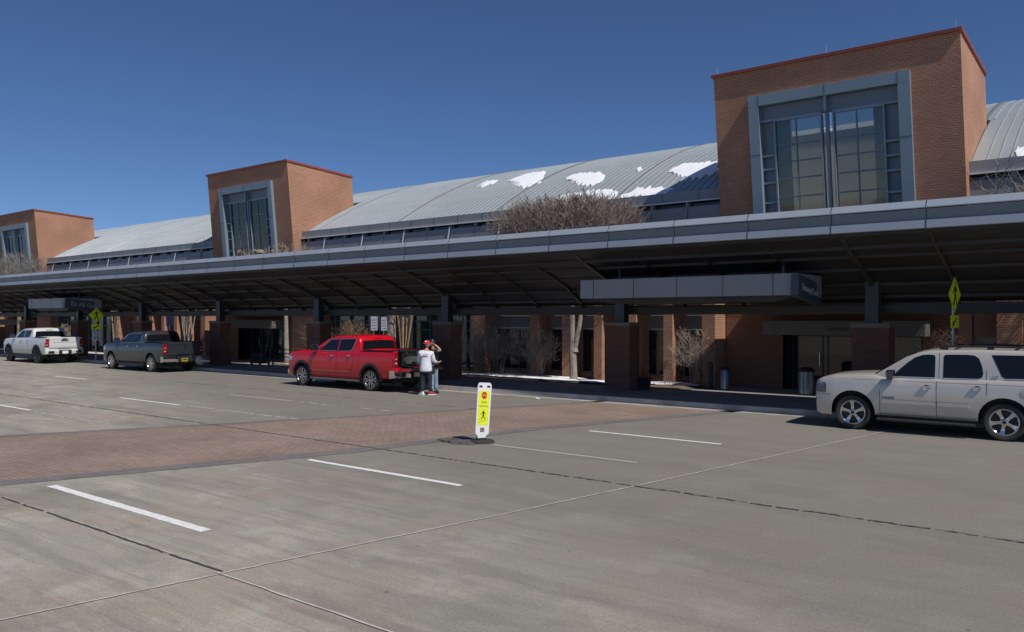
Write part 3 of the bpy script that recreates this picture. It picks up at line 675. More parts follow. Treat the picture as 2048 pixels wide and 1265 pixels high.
def vehicle(kind, loc, yaw, P_, label, cat, group):
    """local x runs from the nose (0) to the tail, near side is -y. P_ holds the shape tables"""
    root = empty(kind, loc, label, cat, group, yaw)
    st = P_['stations']           # x, zb, zt, half width, crown
    def side(x, z, s=-1, o=0.):
        zb, zt, w_, cr = interp(st, x); return (x, s * (w_ * kfac((z - zb) / (zt - zb)) + o), z)
    xs = sorted(set([s_[0] for s_ in st] + [.3 * i for i in range(1, int(st[-1][0] / .3))])); xs = [x for x in xs if st[0][0] <= x <= st[-1][0]]
    rings = []
    for x in xs:
        zb, zt, w_, cr = interp(st, x); h = zt - zb
        half = [(k * w_, zb + t * h) for t, k in KN] + [(.6 * w_, zt + cr * .7), (.3 * w_, zt + cr * .93)]
        r_ = [(x, y, z) for y, z in half] + [(x, 0, zt + cr)] + [(x, -y, z) for y, z in half[::-1]]
        rings.append(r_)
    body = MB().loft(rings).build('body', P_['paint'], root)
    cut = []
    AR = P_.get('arch', .46)
    for wx in P_['wheels']:
        for s in (-1, 1):
            c = MB().lathe([(0, s * .66), (AR, s * .66), (AR, s * 1.3), (0, s * 1.3)], 28, (wx, 0, P_['wr'] + .02), 'Y'); cut.append(c.build('c', M_BPL))
    if P_.get('bed'):
        a, b, z = P_['bed']; yb = P_['bedw']
        cut.append(MB().box(a, b, -yb, yb, z, 2.2).build('c', M_BPL))
    for c in cut:
        c.parent = None
    bpy.context.view_layer.update()
    # boolean in local space: move the root home while cutting
    L0, R0 = root.location.copy(), root.rotation_euler.copy(); root.location = (0, 0, 0); root.rotation_euler = (0, 0, 0); bpy.context.view_layer.update()
    bool_cut(body, cut); root.location = L0; root.rotation_euler = R0
    for wx in P_['wheels']:
        for s in (-1, 1):
            MB().lathe([(AR - .004, s * .93), (AR - .004, s * .665), (0, s * .665)], 24, (wx, 0, P_['wr'] + .02), 'Y', -8, 188).build('wheel_liner', M_BPL, root, fix=False)
    # cabin
    g = P_['cabin']; belt, roof, wb, wr_ = g['belt'], g['roof'], g['wb'], g['wr']; gt = g['top']
    wz = lambda z: lerp(wb, wr_, (z - belt) / (roof - belt))
    gx = sorted(set([p_[0] for p_ in gt])); rings = []
    for x in gx:
        (zt,) = interp(gt, x); e = min(.055, max(.004, (zt - belt) * .3)); b0 = belt - .12
        half = [(wb, b0), (wz(belt), belt), (wz(lerp(belt, zt - e, .5)), lerp(belt, zt - e, .5)), (wz(zt - e), zt - e), (wz(zt) - e * .35, zt - e * .3), (wz(zt) - e * 1.1, zt)]
        wt = wz(zt) - e * 1.1
        half += [(wt * .7, zt + .022), (wt * .35, zt + .034)]
        rings.append([(x, y, z) for y, z in half] + [(x, 0, zt + .038)] + [(x, -y, z) for y, z in half[::-1]])
    MB().loft(rings).build('cabin', P_['paint'], root, smooth=True)
    def sglass(poly, name='side_window', o=.006):
        q = MB()
        for s in (-1, 1):
            n = len(poly); f = [(x, s * (wz(z) + o), z) for x, z in poly]; bk = [(x, s * (wz(z) - .02), z) for x, z in poly]
            q2 = MB().add(f + bk, [tuple(range(n)), tuple(range(n, 2 * n))] + [(i, (i + 1) % n, n + (i + 1) % n, n + i) for i in range(n)])
            q2.build(name, M_TINT, root)
    for poly in g['windows']: sglass(poly)
    if g.get('trim'):
        for a, b in g['trim']:
            for s in (-1, 1):
                q = MB(); q.tube((a[0], s * (wz(a[1]) + .008), a[1]), (b[0], s * (wz(b[1]) + .008), b[1]), .011, n=6); q.build('window_trim', M_CHROME, root)
    def tglass(pts, fr0, name, o):
        """patch across the car on the cabin top line, pts = [(x, z)...]"""
        q = MB(); fr = [-fr0, -.7, -.35, 0, .35, .7, fr0]; vs = []
        for x, z in pts:
            (zt,) = interp(gt, x) if False else (z,); e = .06; wt = wz(z) - e * 1.1
            for f_ in fr: vs.append((x + o[0], f_ * wt, z + .038 * (1 - (abs(f_)) ** 2 * .82) - .0 + o[1]))
        n = len(fr); m_ = len(pts); fs = [(j * n + i, j * n + i + 1, (j + 1) * n + i + 1, (j + 1) * n + i) for j in range(m_ - 1) for i in range(n - 1)]
        q.add(vs, fs); q.build(name, M_TINT, root, smooth=True)
    tglass(g['shield'], .93, 'windshield', (-.008, .008)); tglass(g['rear'], g.get('rearw', .9), 'rear_window', g.get('rearo', (.012, .004)))
    # seams
    def vseam(x, z0, z1, name='door_seam', x1=None):
        for s in (-1, 1):
            q = MB(); n = 26; v = []
            for i in range(n + 1):
                z = lerp(z0, z1, i / n); xx = lerp(x, x1 if x1 is not None else x, i / n); a = side(xx, z, s, .005); v += [(xx - .0045, a[1], z), (xx + .0045, a[1], z)]
            q.add(v, [(2 * i, 2 * i + 1, 2 * i + 3, 2 * i + 2) for i in range(n)]); q.build(name, M_BPL, root, fix=False)
    for a in P_['seams']: vseam(*a)
    def hstrip(name, x0, x1, z0, z1, m, o=.012, n=14, sides=(-1, 1)):
        for s in sides:
            v = []
            for i in range(n + 1):
                x = lerp(x0, x1, i / n); za, zb_ = (z0, z1) if not callable(z0) else (z0(x), z1(x))
                a = side(x, za, s, o)[1]; b = side(x, zb_, s, o)[1]; c_ = side(x, (za + zb_) / 2, s, -.02)[1]
                v.append([(x, a, za), (x, b, zb_), (x, c_, zb_), (x, c_, za)])
            MB().loft(v).build(name, m, root)
    for a in P_.get('strips', []): hstrip(*a)
    for x, z in P_['handles']:
        for s in (-1, 1):
            y = side(x, z, s, 0)[1]; h = empty('door_handle', (x, y, z), None, None); h.parent = root
            MB().box(-.085, .085, min(s * .02, s * .045), max(s * .02, s * .045), -.018, .018).build('grip', M_CHROME, h)
            q = MB(); q.box(-.085, -.05, min(0, s * .03), max(0, s * .03), -.012, .012); q.box(.05, .085, min(0, s * .03), max(0, s * .03), -.012, .012); q.build('mount', M_CHROME, h)
            MB().ball((0, 0, 0), .07, .006, .04).build('finger_cup', M_BPL, h)
    mx, mz, ms = P_['mirror']
    for s in (-1, 1):
        y = s * (wz(mz) + .02); m = empty('mirror', (mx, y, mz), None, None); m.parent = root
        rr_ = []
        for dx, k in ((-.075, .55), (-.04, .95), (.05, 1.), (.075, .92)):
            hw, hh = .12 * k * ms, .10 * k * ms; c0 = s * (.09 + .10 * ms)
            rr_.append([(dx, c0 - hw * .8, -hh), (dx, c0 + hw * .8, -hh), (dx, c0 + hw, -hh * .7), (dx, c0 + hw, hh * .7), (dx, c0 + hw * .8, hh), (dx, c0 - hw * .8, hh), (dx, c0 - hw, hh * .7), (dx, c0 - hw, -hh * .7)])
        MB().loft(rr_).build('mirror_housing', P_.get('mirmat', M_BPL), m, smooth=True)
        MB().box(.077, .08, s * (.09 + .1 * ms) - .095 * ms, s * (.09 + .1 * ms) + .095 * ms, -.075 * ms, .075 * ms).build('mirror_glass', M_CHROME, m)
        MB().tube((0, -s * .02, -.03), (0, s * .12, -.03), .028).build('mirror_arm', M_BPL, m)
    for wx in P_['wheels']:
        for s in (-1, 1): wheel(root, wx, s * (P_['track'] - .13), P_['wr'], P_['rim'], .26, P_['style'], P_['rimmat'], s)
    # underbody
    W_ = st[3][3]
    q = MB().box(.5, st[-1][0] - .5, -.5, .5, .26, .42); 
    for wx in P_['wheels']: q.tube((wx, -.7, P_['wr']), (wx, .7, P_['wr']), .055, n=8)
    q.ball((P_['wheels'][1], .1, P_['wr'] - .04), .17); q.build('chassis', M_BPL, root)
    return root, side, wz, hstrip, body

# --- champagne SUV at the right
M_SUV = carpaint('champagne_paint', (.60, .565, .51), .3, .3)
P1 = dict(paint=M_SUV, wr=.385, rim=.268, arch=.475, wheels=(.98, 3.926), track=.975, style=5, rimmat=M_CHROME, mirmat=mat('mirror_dark_chrome', (.10, .11, .13), .12, .9),
    stations=[(0.08, .46, .74, .62, .0), (.11, .36, 1.0, .78, .01), (.165, .30, 1.08, .89, .02), (.27, .27, 1.13, .95, .03), (.5, .27, 1.19, .985, .035), (.9, .30, 1.225, 1.0, .04), (1.45, .34, 1.24, 1.0, .05), (1.65, .34, 1.20, 1.0, .02),
              (2.8, .34, 1.21, 1.0, .02), (3.9, .34, 1.23, 1.0, .02), (4.7, .36, 1.24, .99, .02), (5.0, .38, 1.23, .95, .02), (5.13, .45, 1.15, .86, .0)],
    cabin=dict(belt=1.20, roof=1.84, wb=.90, wr=.775, top=[(1.36, 1.205), (1.44, 1.25), (1.75, 1.46), (2.05, 1.655), (2.3, 1.755), (2.52, 1.80), (2.9, 1.825), (3.6, 1.84), (4.4, 1.835), (4.8, 1.81), (4.92, 1.74), (5.0, 1.5), (5.05, 1.21)],
        windows=[[(1.83, 1.235), (1.90, 1.345), (2.10, 1.54), (2.24, 1.65), (2.38, 1.705), (2.52, 1.72), (2.62, 1.71), (2.64, 1.68), (2.645, 1.24)],
                 [(2.80, 1.24), (2.80, 1.69), (2.83, 1.725), (3.25, 1.735), (3.38, 1.72), (3.46, 1.66), (3.52, 1.5), (3.545, 1.34), (3.52, 1.27), (3.46, 1.25)],
                 [(3.69, 1.74), (4.62, 1.745), (4.70, 1.70), (4.78, 1.30), (3.94, 1.27), (3.88, 1.30)]],
        trim=[((1.83, 1.228), (2.645, 1.232)), ((2.80, 1.232), (3.47, 1.24)), ((3.94, 1.26), (4.78, 1.29))],
        shield=[(1.44, 1.25), (1.75, 1.46), (2.05, 1.655), (2.24, 1.735)], rear=[(5.02, 1.68), (5.0, 1.5), (5.035, 1.28)]),
    seams=[(1.56, .36, .93), (2.69, .36, 1.16), (3.62, .92, 1.18), (3.50, .36, .45)],
    strips=[('side_molding', 1.60, 2.66, .63, .72, M_SUV, .018), ('side_molding', 2.71, 3.30, .63, .72, M_SUV, .018), ('rocker_panel', 1.5, 3.42, .335, .40, M_BPL, .006), ('molding_shadow_line', 1.60, 3.30, .716, .726, M_STEEL, .010), ('chrome_inlay', 1.60, 3.28, .64, .648, M_CHROME, .019)],
    handles=[(2.50, 1.035), (3.45, 1.06)], mirror=(1.80, 1.275, 1.1))
suv, sd, wz1, hs, _ = vehicle('suv', (-6.27, 20.12, 0), 0, P1, 'champagne silver SUV parked at the right edge with dark tinted windows', 'car', None)
for s in (-1, 1):
    MB().loft([[(x, s * (1.0 * k), z) for z, k in ((.25, .96), (.25, 1.08), (.285, 1.10), (.31, 1.06), (.31, .96))] for x in (1.52, 1.6, 3.3, 3.42)]).build('running_board', M_BPL, suv)
    # wrap-round headlamp
    q = MB(); v = []
    for x in (.15, .19, .24, .31, .385):
        z0 = lerp(.80, .80, (x - .1) / .28); z1 = lerp(.99, 1.04, (x - .1) / .28); a = sd(x, z0, s, .008); b = sd(x, z1, s, .004); c = sd(x, .9, s, -.03)
        v.append([a, sd(x, (z0 + z1) / 2, s, .012), b, (x, c[1], z1), (x, c[1], z0)])
    q.loft(v).build('headlight', mat('lamp_smoke', (.16, .17, .19), .08, .3, coat=.8), suv)
    y = sd(.42, .9, s, .004)[1]; MB().box(.375, .40, min(y, y - s * .03), max(y, y - s * .03), .82, 1.0).build('turn_signal', mat('amber_lamp', (.16, .05, .02), .2), suv)
    # roof rails
    y = s * .68; q = MB().path([(2.7, y, 1.855), (2.85, y, 1.90), (3.6, y, 1.91), (4.6, y, 1.90), (4.75, y, 1.85)], [.022] * 5, 8)
    for xx in (2.8, 3.65, 4.6): q.box(xx - .06, xx + .06, y - .025, y + .025, 1.83, 1.89)
    q.build('roof_rail', M_BPL, suv)
    # bumper cut line, tail lamp, fog lamp
    v = []
    hs('bumper_seam', .17, .50, .765, .773, M_BPL, .003, 8, (s,))
    yy = sd(5.0, 1.0, s, .01)[1]; MB().box(4.93, 5.06, min(yy, yy - s * .12), max(yy, yy - s * .12), .86, 1.2).build('tail_light', M_LAMPR, suv)
MB().box(.068, .11, -.58, .58, .58, .90).build('grille', M_CHROME, suv); MB().box(.06, .10, -.54, .54, .60, .73).build('grille_mesh', M_BPL, suv)
MB().box(.06, .10, -.54, .54, .78, .88).build('grille_mesh', M_BPL, suv)
MB().box(.06, .11, -.6, .6, .42, .54).build('bumper_intake', M_BPL, suv)
MB().loft([[(x, y, z) for x, z in ((1.40, 1.262 + .03 * (1 - (y / .8) ** 2)), (1.52, 1.335 + .034 * (1 - (y / .8) ** 2)), (1.50, 1.30))] for y in (-.74, -.5, -.25, 0, .25, .5, .74)]).build('cowl', M_BPL, suv)
q = MB().tube((1.5, -.5, 1.285), (1.72, -.1, 1.455), .012); q.tube((1.46, -.45, 1.26), (1.5, -.5, 1.285), .014); q.build('wiper', M_BPL, suv)
MB().box(3.0, 3.06, -.67, .67, 1.885, 1.905).build('roof_crossbar', M_BPL, suv); MB().box(4.1, 4.16, -.67, .67, 1.885, 1.905).build('roof_crossbar', M_BPL, suv)
for xs_, za, zb_ in ((2.72, 1.21, 1.76), (3.60, 1.21, 1.42)):
    for s in (-1, 1): MB().add([(xs_ + (0 if xs_ < 3 else .0) + dx, s * (wz1(z) + .003), z) for z in (za, zb_) for dx in (-.004, .004)], [(0, 1, 3, 2)]).build('door_seam', M_BPL, suv)
hs('belt_crease', .45, 4.9, 1.135, 1.143, mat('crease_shade', (.36, .34, .31), .5), .003)
y = sd(1.75, .77, -1, .006)[1]; text('nameplate', 'TAHOE', .06, M_BPL, (1.60, y, .745), (R(90), 0, 0), suv, sx=1.3)
text('trim_badge', 'LTZ', .05, M_BPL, (3.70, -(wz1(1.27) + .012), 1.275), (R(90), 0, 0), suv, sx=1.3)
for s in (-1, 1): MB().ball((4.3, s * 1.0, 1.0), .09, .006, .09).build('fuel_flap', M_SUV, suv)
q = MB().tube((.36, -.82, .25), (.36, -.74, .25), .05, n=10); q.build('tow_hook', mat('rust', (.2, .07, .03), .8), suv)

# --- pickups
def pickup(kind, loc, yaw, paint, label, opt):
    z = opt.get('lift', 0); wr = opt['wr']; wb0, wb1 = opt['wheels']; L = opt['len']; cabx = opt.get('cabx', 4.06)
    S = [(0.0, .50, .90, .70, 0), (.04, .40, 1.10, .86, .01), (.12, .36, 1.20, .95, .02), (.35, .34, 1.27, .99, .04), (.9, .36, 1.31, 1.0, .055), (1.5, .36, 1.33, 1.01, .05), (1.72, .36, 1.31, 1.01, .02),
         (2.9, .36, 1.33, 1.01, .0), (cabx + .02, .36, 1.35, 1.01, .0), (cabx + .08, .38, 1.38, 1.01, .0), (L - .6, .42, 1.40, 1.01, .0), (L - .1, .48, 1.40, 1.0, .0), (L, .52, 1.39, .985, .0)]
    S = [(a, b + z, c + z, d, e) for a, b, c, d, e in S]
    r_ = 1.86 + z; bz = 1.32 + z
    P_ = dict(paint=paint, wr=wr, rim=opt['rim'], arch=opt.get('arch', wr + .09), wheels=(wb0, wb1), track=1.0, style=opt['style'], rimmat=opt['rimmat'], stations=S, bed=(cabx + .16, L - (.08 if not opt.get('open') else -.1), .82 + z), bedw=.80,
        cabin=dict(belt=bz, roof=r_, wb=.93, wr=.80, top=[(1.5, bz + .01), (1.6, bz + .06), (1.95, bz + .27), (2.25, bz + .43), (2.45, r_ - .05), (2.75, r_), (3.4, r_ + .015), (cabx - .2, r_ + .005), (cabx - .11, r_ - .03), (cabx - .04, r_ - .14), (cabx + .02, bz)],
            windows=[[(1.98, bz + .03), (2.06, bz + .13), (2.30, bz + .32), (2.46, bz + .41), (2.62, bz + .445), (2.86, bz + .455), (2.93, bz + .45), (2.88, bz + .035)],
                     [(2.95, bz + .035), (2.99, bz + .45), (3.72, bz + .455), (3.80, bz + .42), (3.66, bz + .10), (3.58, bz + .055)]],
            trim=[((1.98, bz + .02), (3.56, bz + .035)), ((3.60, bz + .045), (3.68, bz + .095)), ((3.69, bz + .11), (3.82, bz + .43)), ((2.06, bz + .14), (2.46, bz + .42)), ((2.46, bz + .42), (3.80, bz + .465))] if opt.get('chrome', True) else [],
            shield=[(1.6, bz + .06), (1.95, bz + .27), (2.25, bz + .43), (2.39, bz + .47)], rear=[(cabx - .045, r_ - .17), (cabx - .02, lerp(r_ - .14, bz, .35)), (cabx + .012, bz + .07)], rearw=.93, rearo=(.016, .0)),
        seams=[(1.50, .40 + z, 1.26 + z), (2.92, .40 + z, 1.30 + z), (3.78, .85 + z, 1.32 + z, 'door_seam', 3.86), (3.62, .40 + z, .85 + z, 'door_seam', 3.78), (cabx + .05, .42 + z, 1.36 + z)],
        strips=[('rocker_panel', wb0 + .55, wb1 - .55, .36 + z, .44 + z, M_BPL, .006)] + opt.get('strips', []), handles=[(2.72, 1.17 + z), (3.62, 1.19 + z)], mirror=(1.84, bz + .12, 1.15), mirmat=opt.get('mirmat', M_BPL))
    v, side, wz, hs, body = vehicle(kind, loc, yaw, P_, label, 'pickup truck', 'pickups parked at the kerb')
    # bed liner, tailgate, rear bumper, lamps
    a, b, zb = P_['bed']; b = min(b, L)
    q = MB().box(a + .003, a + .012, -.795, .795, zb + .003, 1.36 + z); q.box(a, b - .02, -.797, -.79, zb + .003, 1.38 + z); q.box(a, b - .02, .79, .797, zb + .003, 1.38 + z); q.box(a, b - .02, -.79, .79, zb + .003, zb + .01)
    q.build('bed_liner', M_BPL, v)
    for s in (-1, 1): MB().box(cabx + .12, L - .05, s * .90 - .07, s * .90 + .07, 1.395 + z, 1.415 + z).build('bed_rail_cap', M_BPL, v)
    tg = empty('tailgate', (L - .02, 0, .82 + z), None, None); tg.parent = v
    open_ = opt.get('open')
    q = MB(); H_ = .575
    rr_ = [[(x, -.795, zz) for x, zz in ((0, 0), (.07, 0), (.085, .06), (.085, .40), (.095, H_ - .05), (.08, H_), (0, H_))], [(x, .795, zz) for x, zz in ((0, 0), (.07, 0), (.085, .06), (.085, .40), (.095, H_ - .05), (.08, H_), (0, H_))]]
    q.loft(rr_); gp = q.build('gate_panel', paint, tg)
    MB().box(.06, .1, -.11, .11, H_ - .10, H_ - .05).build('gate_handle', M_BPL, tg)
    if opt.get('crease', True):
        MB().box(.080, .090, -.62, .62, .10, .30).build('gate_inset', paint, tg); MB().box(.084, .093, -.62, .62, .29, .302).build('gate_crease', M_BPL, tg)
    if opt.get('badge'): text('gate_badge', opt['badge'], .13, M_BPL, (.097, 0, .375), (R(90), 0, R(90)), tg, sx=1.35, align='CENTER', bold=.006)
    if opt.get('oval'):
        q = MB().ball((.095, 0, .33), .012, .12, .055, 20, 8); q.build('gate_emblem', M_ALLOY, tg)
    if open_:
        tg.rotation_euler = (0, R(88), 0); tg.location = (L + .02, 0, .80 + z)
        MB().box(-.012, -.002, -.75, .75, .03, H_ - .03).build('gate_liner', M_BPL, tg); MB().box(-.01, .07, -.79, .79, H_ + .0, H_ + .012).build('gate_edge', M_CHROME, tg)
    for s in (-1, 1):
        q = MB(); vv = []
        y0 = .80; z0, z1 = .86 + z, 1.32 + z
        for zz in (z0, lerp(z0, z1, .5), z1):
            yo = abs(side(L - .04, zz, s, .006)[1]); vv.append([(L + .012, s * y0, zz), (L + .012, s * (yo - .02), zz), (L - .03, s * yo, zz), (L - .16, s * (yo + .004), zz), (L - .16, s * (yo - .03), zz), (L - .03, s * y0, zz)])
        q.loft(vv); t = q.build('tail_light', M_LAMPR, v)
        q = MB().box(L + .012, L + .016, min(s * .85, s * .93), max(s * .85, s * .93), .96 + z, 1.01 + z); q.build('reverse_lamp', M_LAMPC, t)
        if not opt.get('crease', True) or True: MB().box(L + .0121, L + .0165, min(s * .83, s * .94), max(s * .83, s * .94), 1.12 + z, 1.14 + z).build('lamp_bar', M_LAMPC, t)
        # headlamp
        q = MB(); vv = []
        for x in (.05, .12, .2, .34):
            c = side(x, 1.0 + z, s, -.03)[1]; vv.append([side(x, .93 + z, s, .006), side(x, 1.0 + z, s, .01), side(x, 1.08 + z, s, .006), (x, c, 1.08 + z), (x, c, .93 + z)])
        q.loft(vv).build('headlight', M_LAMPC, v)
    bm_ = opt.get('bumper', M_CHROME)
    bp = empty('rear_bumper', (L + .02, 0, .60 + z), None, None); bp.parent = v
    pr = lambda k: [(-.12, -.14 * k), (.12, -.10 * k), (.14, .03), (.12, .14), (-.12, .14)]
    for s in (-1, 1): MB().loft([[(x - (.10 if yy > .9 else 0), s * yy, zz + dz) for x, zz in pr(1)] for yy, dz in ((.34, -.03), (.42, 0), (.92, 0), (1.0, 0))]).build('bumper_side', bm_, bp)
    MB().loft([[(x * .85, yy, zz * .9 - .03) for x, zz in pr(1)] for yy in (-.34, .34)]).build('bumper_step', opt.get('bstep', M_BPL), bp)
    for s in (-1, 1):
        if opt.get('vents', True): MB().box(.125, .148, min(s * .58, s * .88), max(s * .58, s * .88), -.075, .055).build('bumper_vent', M_BPL, bp)
    MB().box(.105, .122, -.15, .15, -.10, .05).build('licence_plate', opt.get('plate', M_WPL), bp)
    if opt.get('plate'): MB().box(.122, .124, -.11, .11, -.05, .01).build('plate_marks', M_BPL, bp)
    MB().tube((.05, 0, -.14), (.25, 0, -.14), .035, n=8).build('tow_hitch', M_BPL, bp)
    MB().tube((-.6, .62, -.22), (.05, .66, -.22), .04, n=10).build('exhaust_pipe', M_STEEL, bp)
    # third brake light and rear window divider
    MB().box(cabx - .09, cabx - .045, -.17, .17, r_ - .10, r_ - .06).build('third_brake_light', M_LAMPR, v)
    # arch flares
    am = opt.get('flare')
    if am:
        for wx in (wb0, wb1):
            for s in (-1, 1):
                q = MB(); vv = []; AR = P_['arch']
                for i in range(17):
                    a_ = R(-12 + 204 * i / 16); c_, s_ = math.cos(a_), math.sin(a_); ring = []
                    for rr, o in ((AR - .012, -.03), (AR - .012, .03), (AR + .03, .035), (AR + .085, .008), (AR + .085, -.03)):
                        x = wx + rr * c_; zz = wr + .02 + rr * s_; zz = max(zz, .36 + z); y = side(min(max(x, 0), L), zz, s, o)[1]
                        y = s * max(abs(y), .95 + o) ; ring.append((x, y, zz))
                    vv.append(ring)
                q.loft(vv).build('wheel_arch_trim', am, v, smooth=True)
    # steps
    if opt.get('steps'):
        for s in (-1, 1): MB().loft([[(x, s * y, zz) for y, zz in ((.90, .31 + z), (1.05, .31 + z), (1.07, .345 + z), (1.02, .365 + z), (.90, .36 + z))] for x in (wb0 + .55, wb0 + .65, wb1 - .65, wb1 - .55)]).build('side_step', opt['steps'], v)
    MB().box(-.02, .03, -.62, .62, .62 + z, 1.02 + z).build('grille', M_CHROME if opt.get('chrome', True) else M_BPL, v)
    MB().loft([[(x, yy, zz) for x, zz in ((-.06, .40 + z), (-.08, .56 + z), (.02, .60 + z), (.05, .40 + z))] for yy in (-.85, .85)]).build('front_bumper', bm_, v)
    return v, side, hs
M_RED = carpaint('red_paint', (.66, .006, .02), .15, .3)
M_GREY = carpaint('blue_grey_paint', (.048, .056, .066), .45, .3)
M_WH = carpaint('white_paint', (.62, .63, .63), .0, .4)
M_ROADREFL = mat('painted_road_reflection', (.05, .05, .055), .6)  # dark colour standing in for the road mirrored in the white doors
zero = lambda *a: 0
red, rs, rh = pickup('pickup_truck', (-25.72, 19.90, 0), R(0), M_RED, 'bright red pickup with its tailgate lowered, beside two people',
    dict(wr=.385, rim=.285, wheels=(.95, 4.68), len=5.84, style=6, rimmat=M_ALLOY, steps=M_STAINL, flare=mat('dark_red_trim', (.02, .016, .017), .5), open=True, mirmat=M_BPL, strips=[]))
rh('side_trim', 1.55, 3.6, .62, .632, M_CHROME, .006)
grey, gs, gh = pickup('pickup_truck', (-41.30, 20.32, 0), R(0), M_GREY, 'dark blue-grey pickup seen from behind with a yellow licence plate',
    dict(wr=.40, rim=.28, wheels=(.95, 4.75), len=5.88, style=6, rimmat=M_CHROME, steps=M_BPL, open=False, oval=True, crease=False, vents=False, plate=mat('yellow_plate', (.42, .34, .03), .5), bstep=M_BPL))
whi, ws, wh = pickup('pickup_truck', (-53.3, 20.15, 0), R(0), M_WH, 'white pickup with black wheel arches parked furthest left',
    dict(wr=.43, rim=.26, lift=.05, wheels=(.95, 4.75), len=5.88, style=6, rimmat=M_BPL, flare=M_BPL, chrome=False, badge='GMC', bumper=M_WH, steps=M_BPL, strips=[]))
wh('door_reflection', 1.52, 4.18, .41, .72, M_ROADREFL, .004)  # road reflection painted as a dark strip on the lower doors
# hitch luggage on the lowered tailgate of the red pickup
bag = empty('duffel_bag', (-19.55, 19.55, .88), 'dark rounded duffel bag resting on the lowered red tailgate', 'bag')
q = MB(); q.loft([[(x * 1.0, .0 + .27 * k * math.cos(a), .17 + .17 * k * math.sin(a)) for a in [2 * math.pi * i / 12 for i in range(12)]] for x, k in ((-.33, .5), (-.3, .85), (-.15, 1), (.15, 1), (.3, .85), (.33, .5))])
q.build('bag_body', mat('bag_fabric', (.05, .055, .05), .8), bag, smooth=True)
MB().box(-.12, .12, -.285, -.26, .10, .24).build('bag_pocket', mat('bag_grey', (.16, .17, .16), .7), bag)
q = MB().path([(-.15, 0, .33), (-.1, 0, .42), (.1, 0, .42), (.15, 0, .33)], [.012] * 4); q.build('bag_handle', M_BLACK, bag)
bx = empty('storage_case', (-20.45, 19.95, .83), 'large black case standing in the open bed of the red pickup', 'case')
MB().box(-.35, .35, -.45, .45, 0, .50).build('case_body', M_BLACK, bx); MB().box(-.37, .37, -.47, .47, .50, .56).build('case_lid', M_BLACK, bx)
for s in (-.25, .25): MB().box(.372, .385, s - .04, s + .04, .42, .53).build('latch', M_STEEL, bx)
# exhaust wisp behind the grey pickup
mm_ = bpy.data.materials.new('vapour'); mm_.use_nodes = True; tt = mm_.node_tree; tt.nodes.clear()
pv = tt.nodes.new('ShaderNodeVolumePrincipled'); pv.inputs['Color'].default_value = (.9, .9, .95, 1); pv.inputs['Density'].default_value = .9; oo = tt.nodes.new('ShaderNodeOutputMaterial')
tt.links.new(pv.outputs[0], oo.inputs['Volume'])
MB().ball((-34.9, 21.0, .55), .42, .3, .28).build('exhaust_vapour', mm_, label='faint puff of exhaust vapour behind the grey pickup', cat='vapour', kind='stuff')
# ---------------------------------------------------------------- people
def skin_part(name, chains, m, parent, sub=2):
    """chains of joints [(pos, radius), ...]; first chain's first joint is the root, later chains start at an existing joint"""
    vs, es, rs, idx = [], [], [], {}
    def key(p): return tuple(round(c, 4) for c in p)
    for ch in chains:
        prev = None
        for p, r_ in ch:
            k = key(p)
            if k not in idx: idx[k] = len(vs); vs.append(p); rs.append(r_)
            if prev is not None: es.append((prev, idx[k]))
            prev = idx[k]
    me = bpy.data.meshes.new(name); me.from_pydata(vs, es, []); o = bpy.data.objects.new(name, me); C.objects.link(o)
    sk = o.modifiers.new('s', 'SKIN'); sk.use_smooth_shade = True
    for i, r_ in enumerate(rs):
        rr = r_ if isinstance(r_, tuple) else (r_, r_); me.skin_vertices[0].data[i].radius = rr; me.skin_vertices[0].data[i].use_root = (i == 0)
    ss = o.modifiers.new('u', 'SUBSURF'); ss.levels = sub; ss.render_levels = sub
    dg = bpy.context.evaluated_depsgraph_get(); me2 = bpy.data.meshes.new_from_object(o.evaluated_get(dg)); bpy.data.objects.remove(o)
    me2.materials.clear(); me2.materials.append(m); o = bpy.data.objects.new(name, me2); C.objects.link(o); o.parent = parent
    me2.polygons.foreach_set('use_smooth', [True] * len(me2.polygons)); return o
M_SKIN = mat('skin', (.50, .29, .20), .6, var=.05)
def hand(wrist, fwd, side_, up, s=1.):
    """palm with five fingers: returns chains starting at the wrist joint"""
    w0 = Vector(wrist); f = Vector(fwd).normalized(); sd_ = Vector(side_).normalized(); u = Vector(up).normalized(); ch = []
    palm = w0 + f * .055 * s; ch.append([(tuple(w0), .026), (tuple(palm), (.038, .018))])
    for i, ln in enumerate((.062, .072, .068, .052)):
        b = w0 + f * .085 * s + sd_ * (-.030 + .020 * i) * s; m_ = b + f * ln * .5 * s - u * .008; e = b + f * ln * .85 * s - u * .03
        ch.append([(tuple(palm), (.038, .018)), (tuple(b), .011), (tuple(m_), .009), (tuple(e), .0075)])
    b = w0 + f * .035 * s - sd_ * .04 * s; e = b + f * .045 * s - sd_ * .02 * s - u * .015
    ch.append([(tuple(palm), (.038, .018)), (tuple(b), .013), (tuple(e), .010)])
    return ch
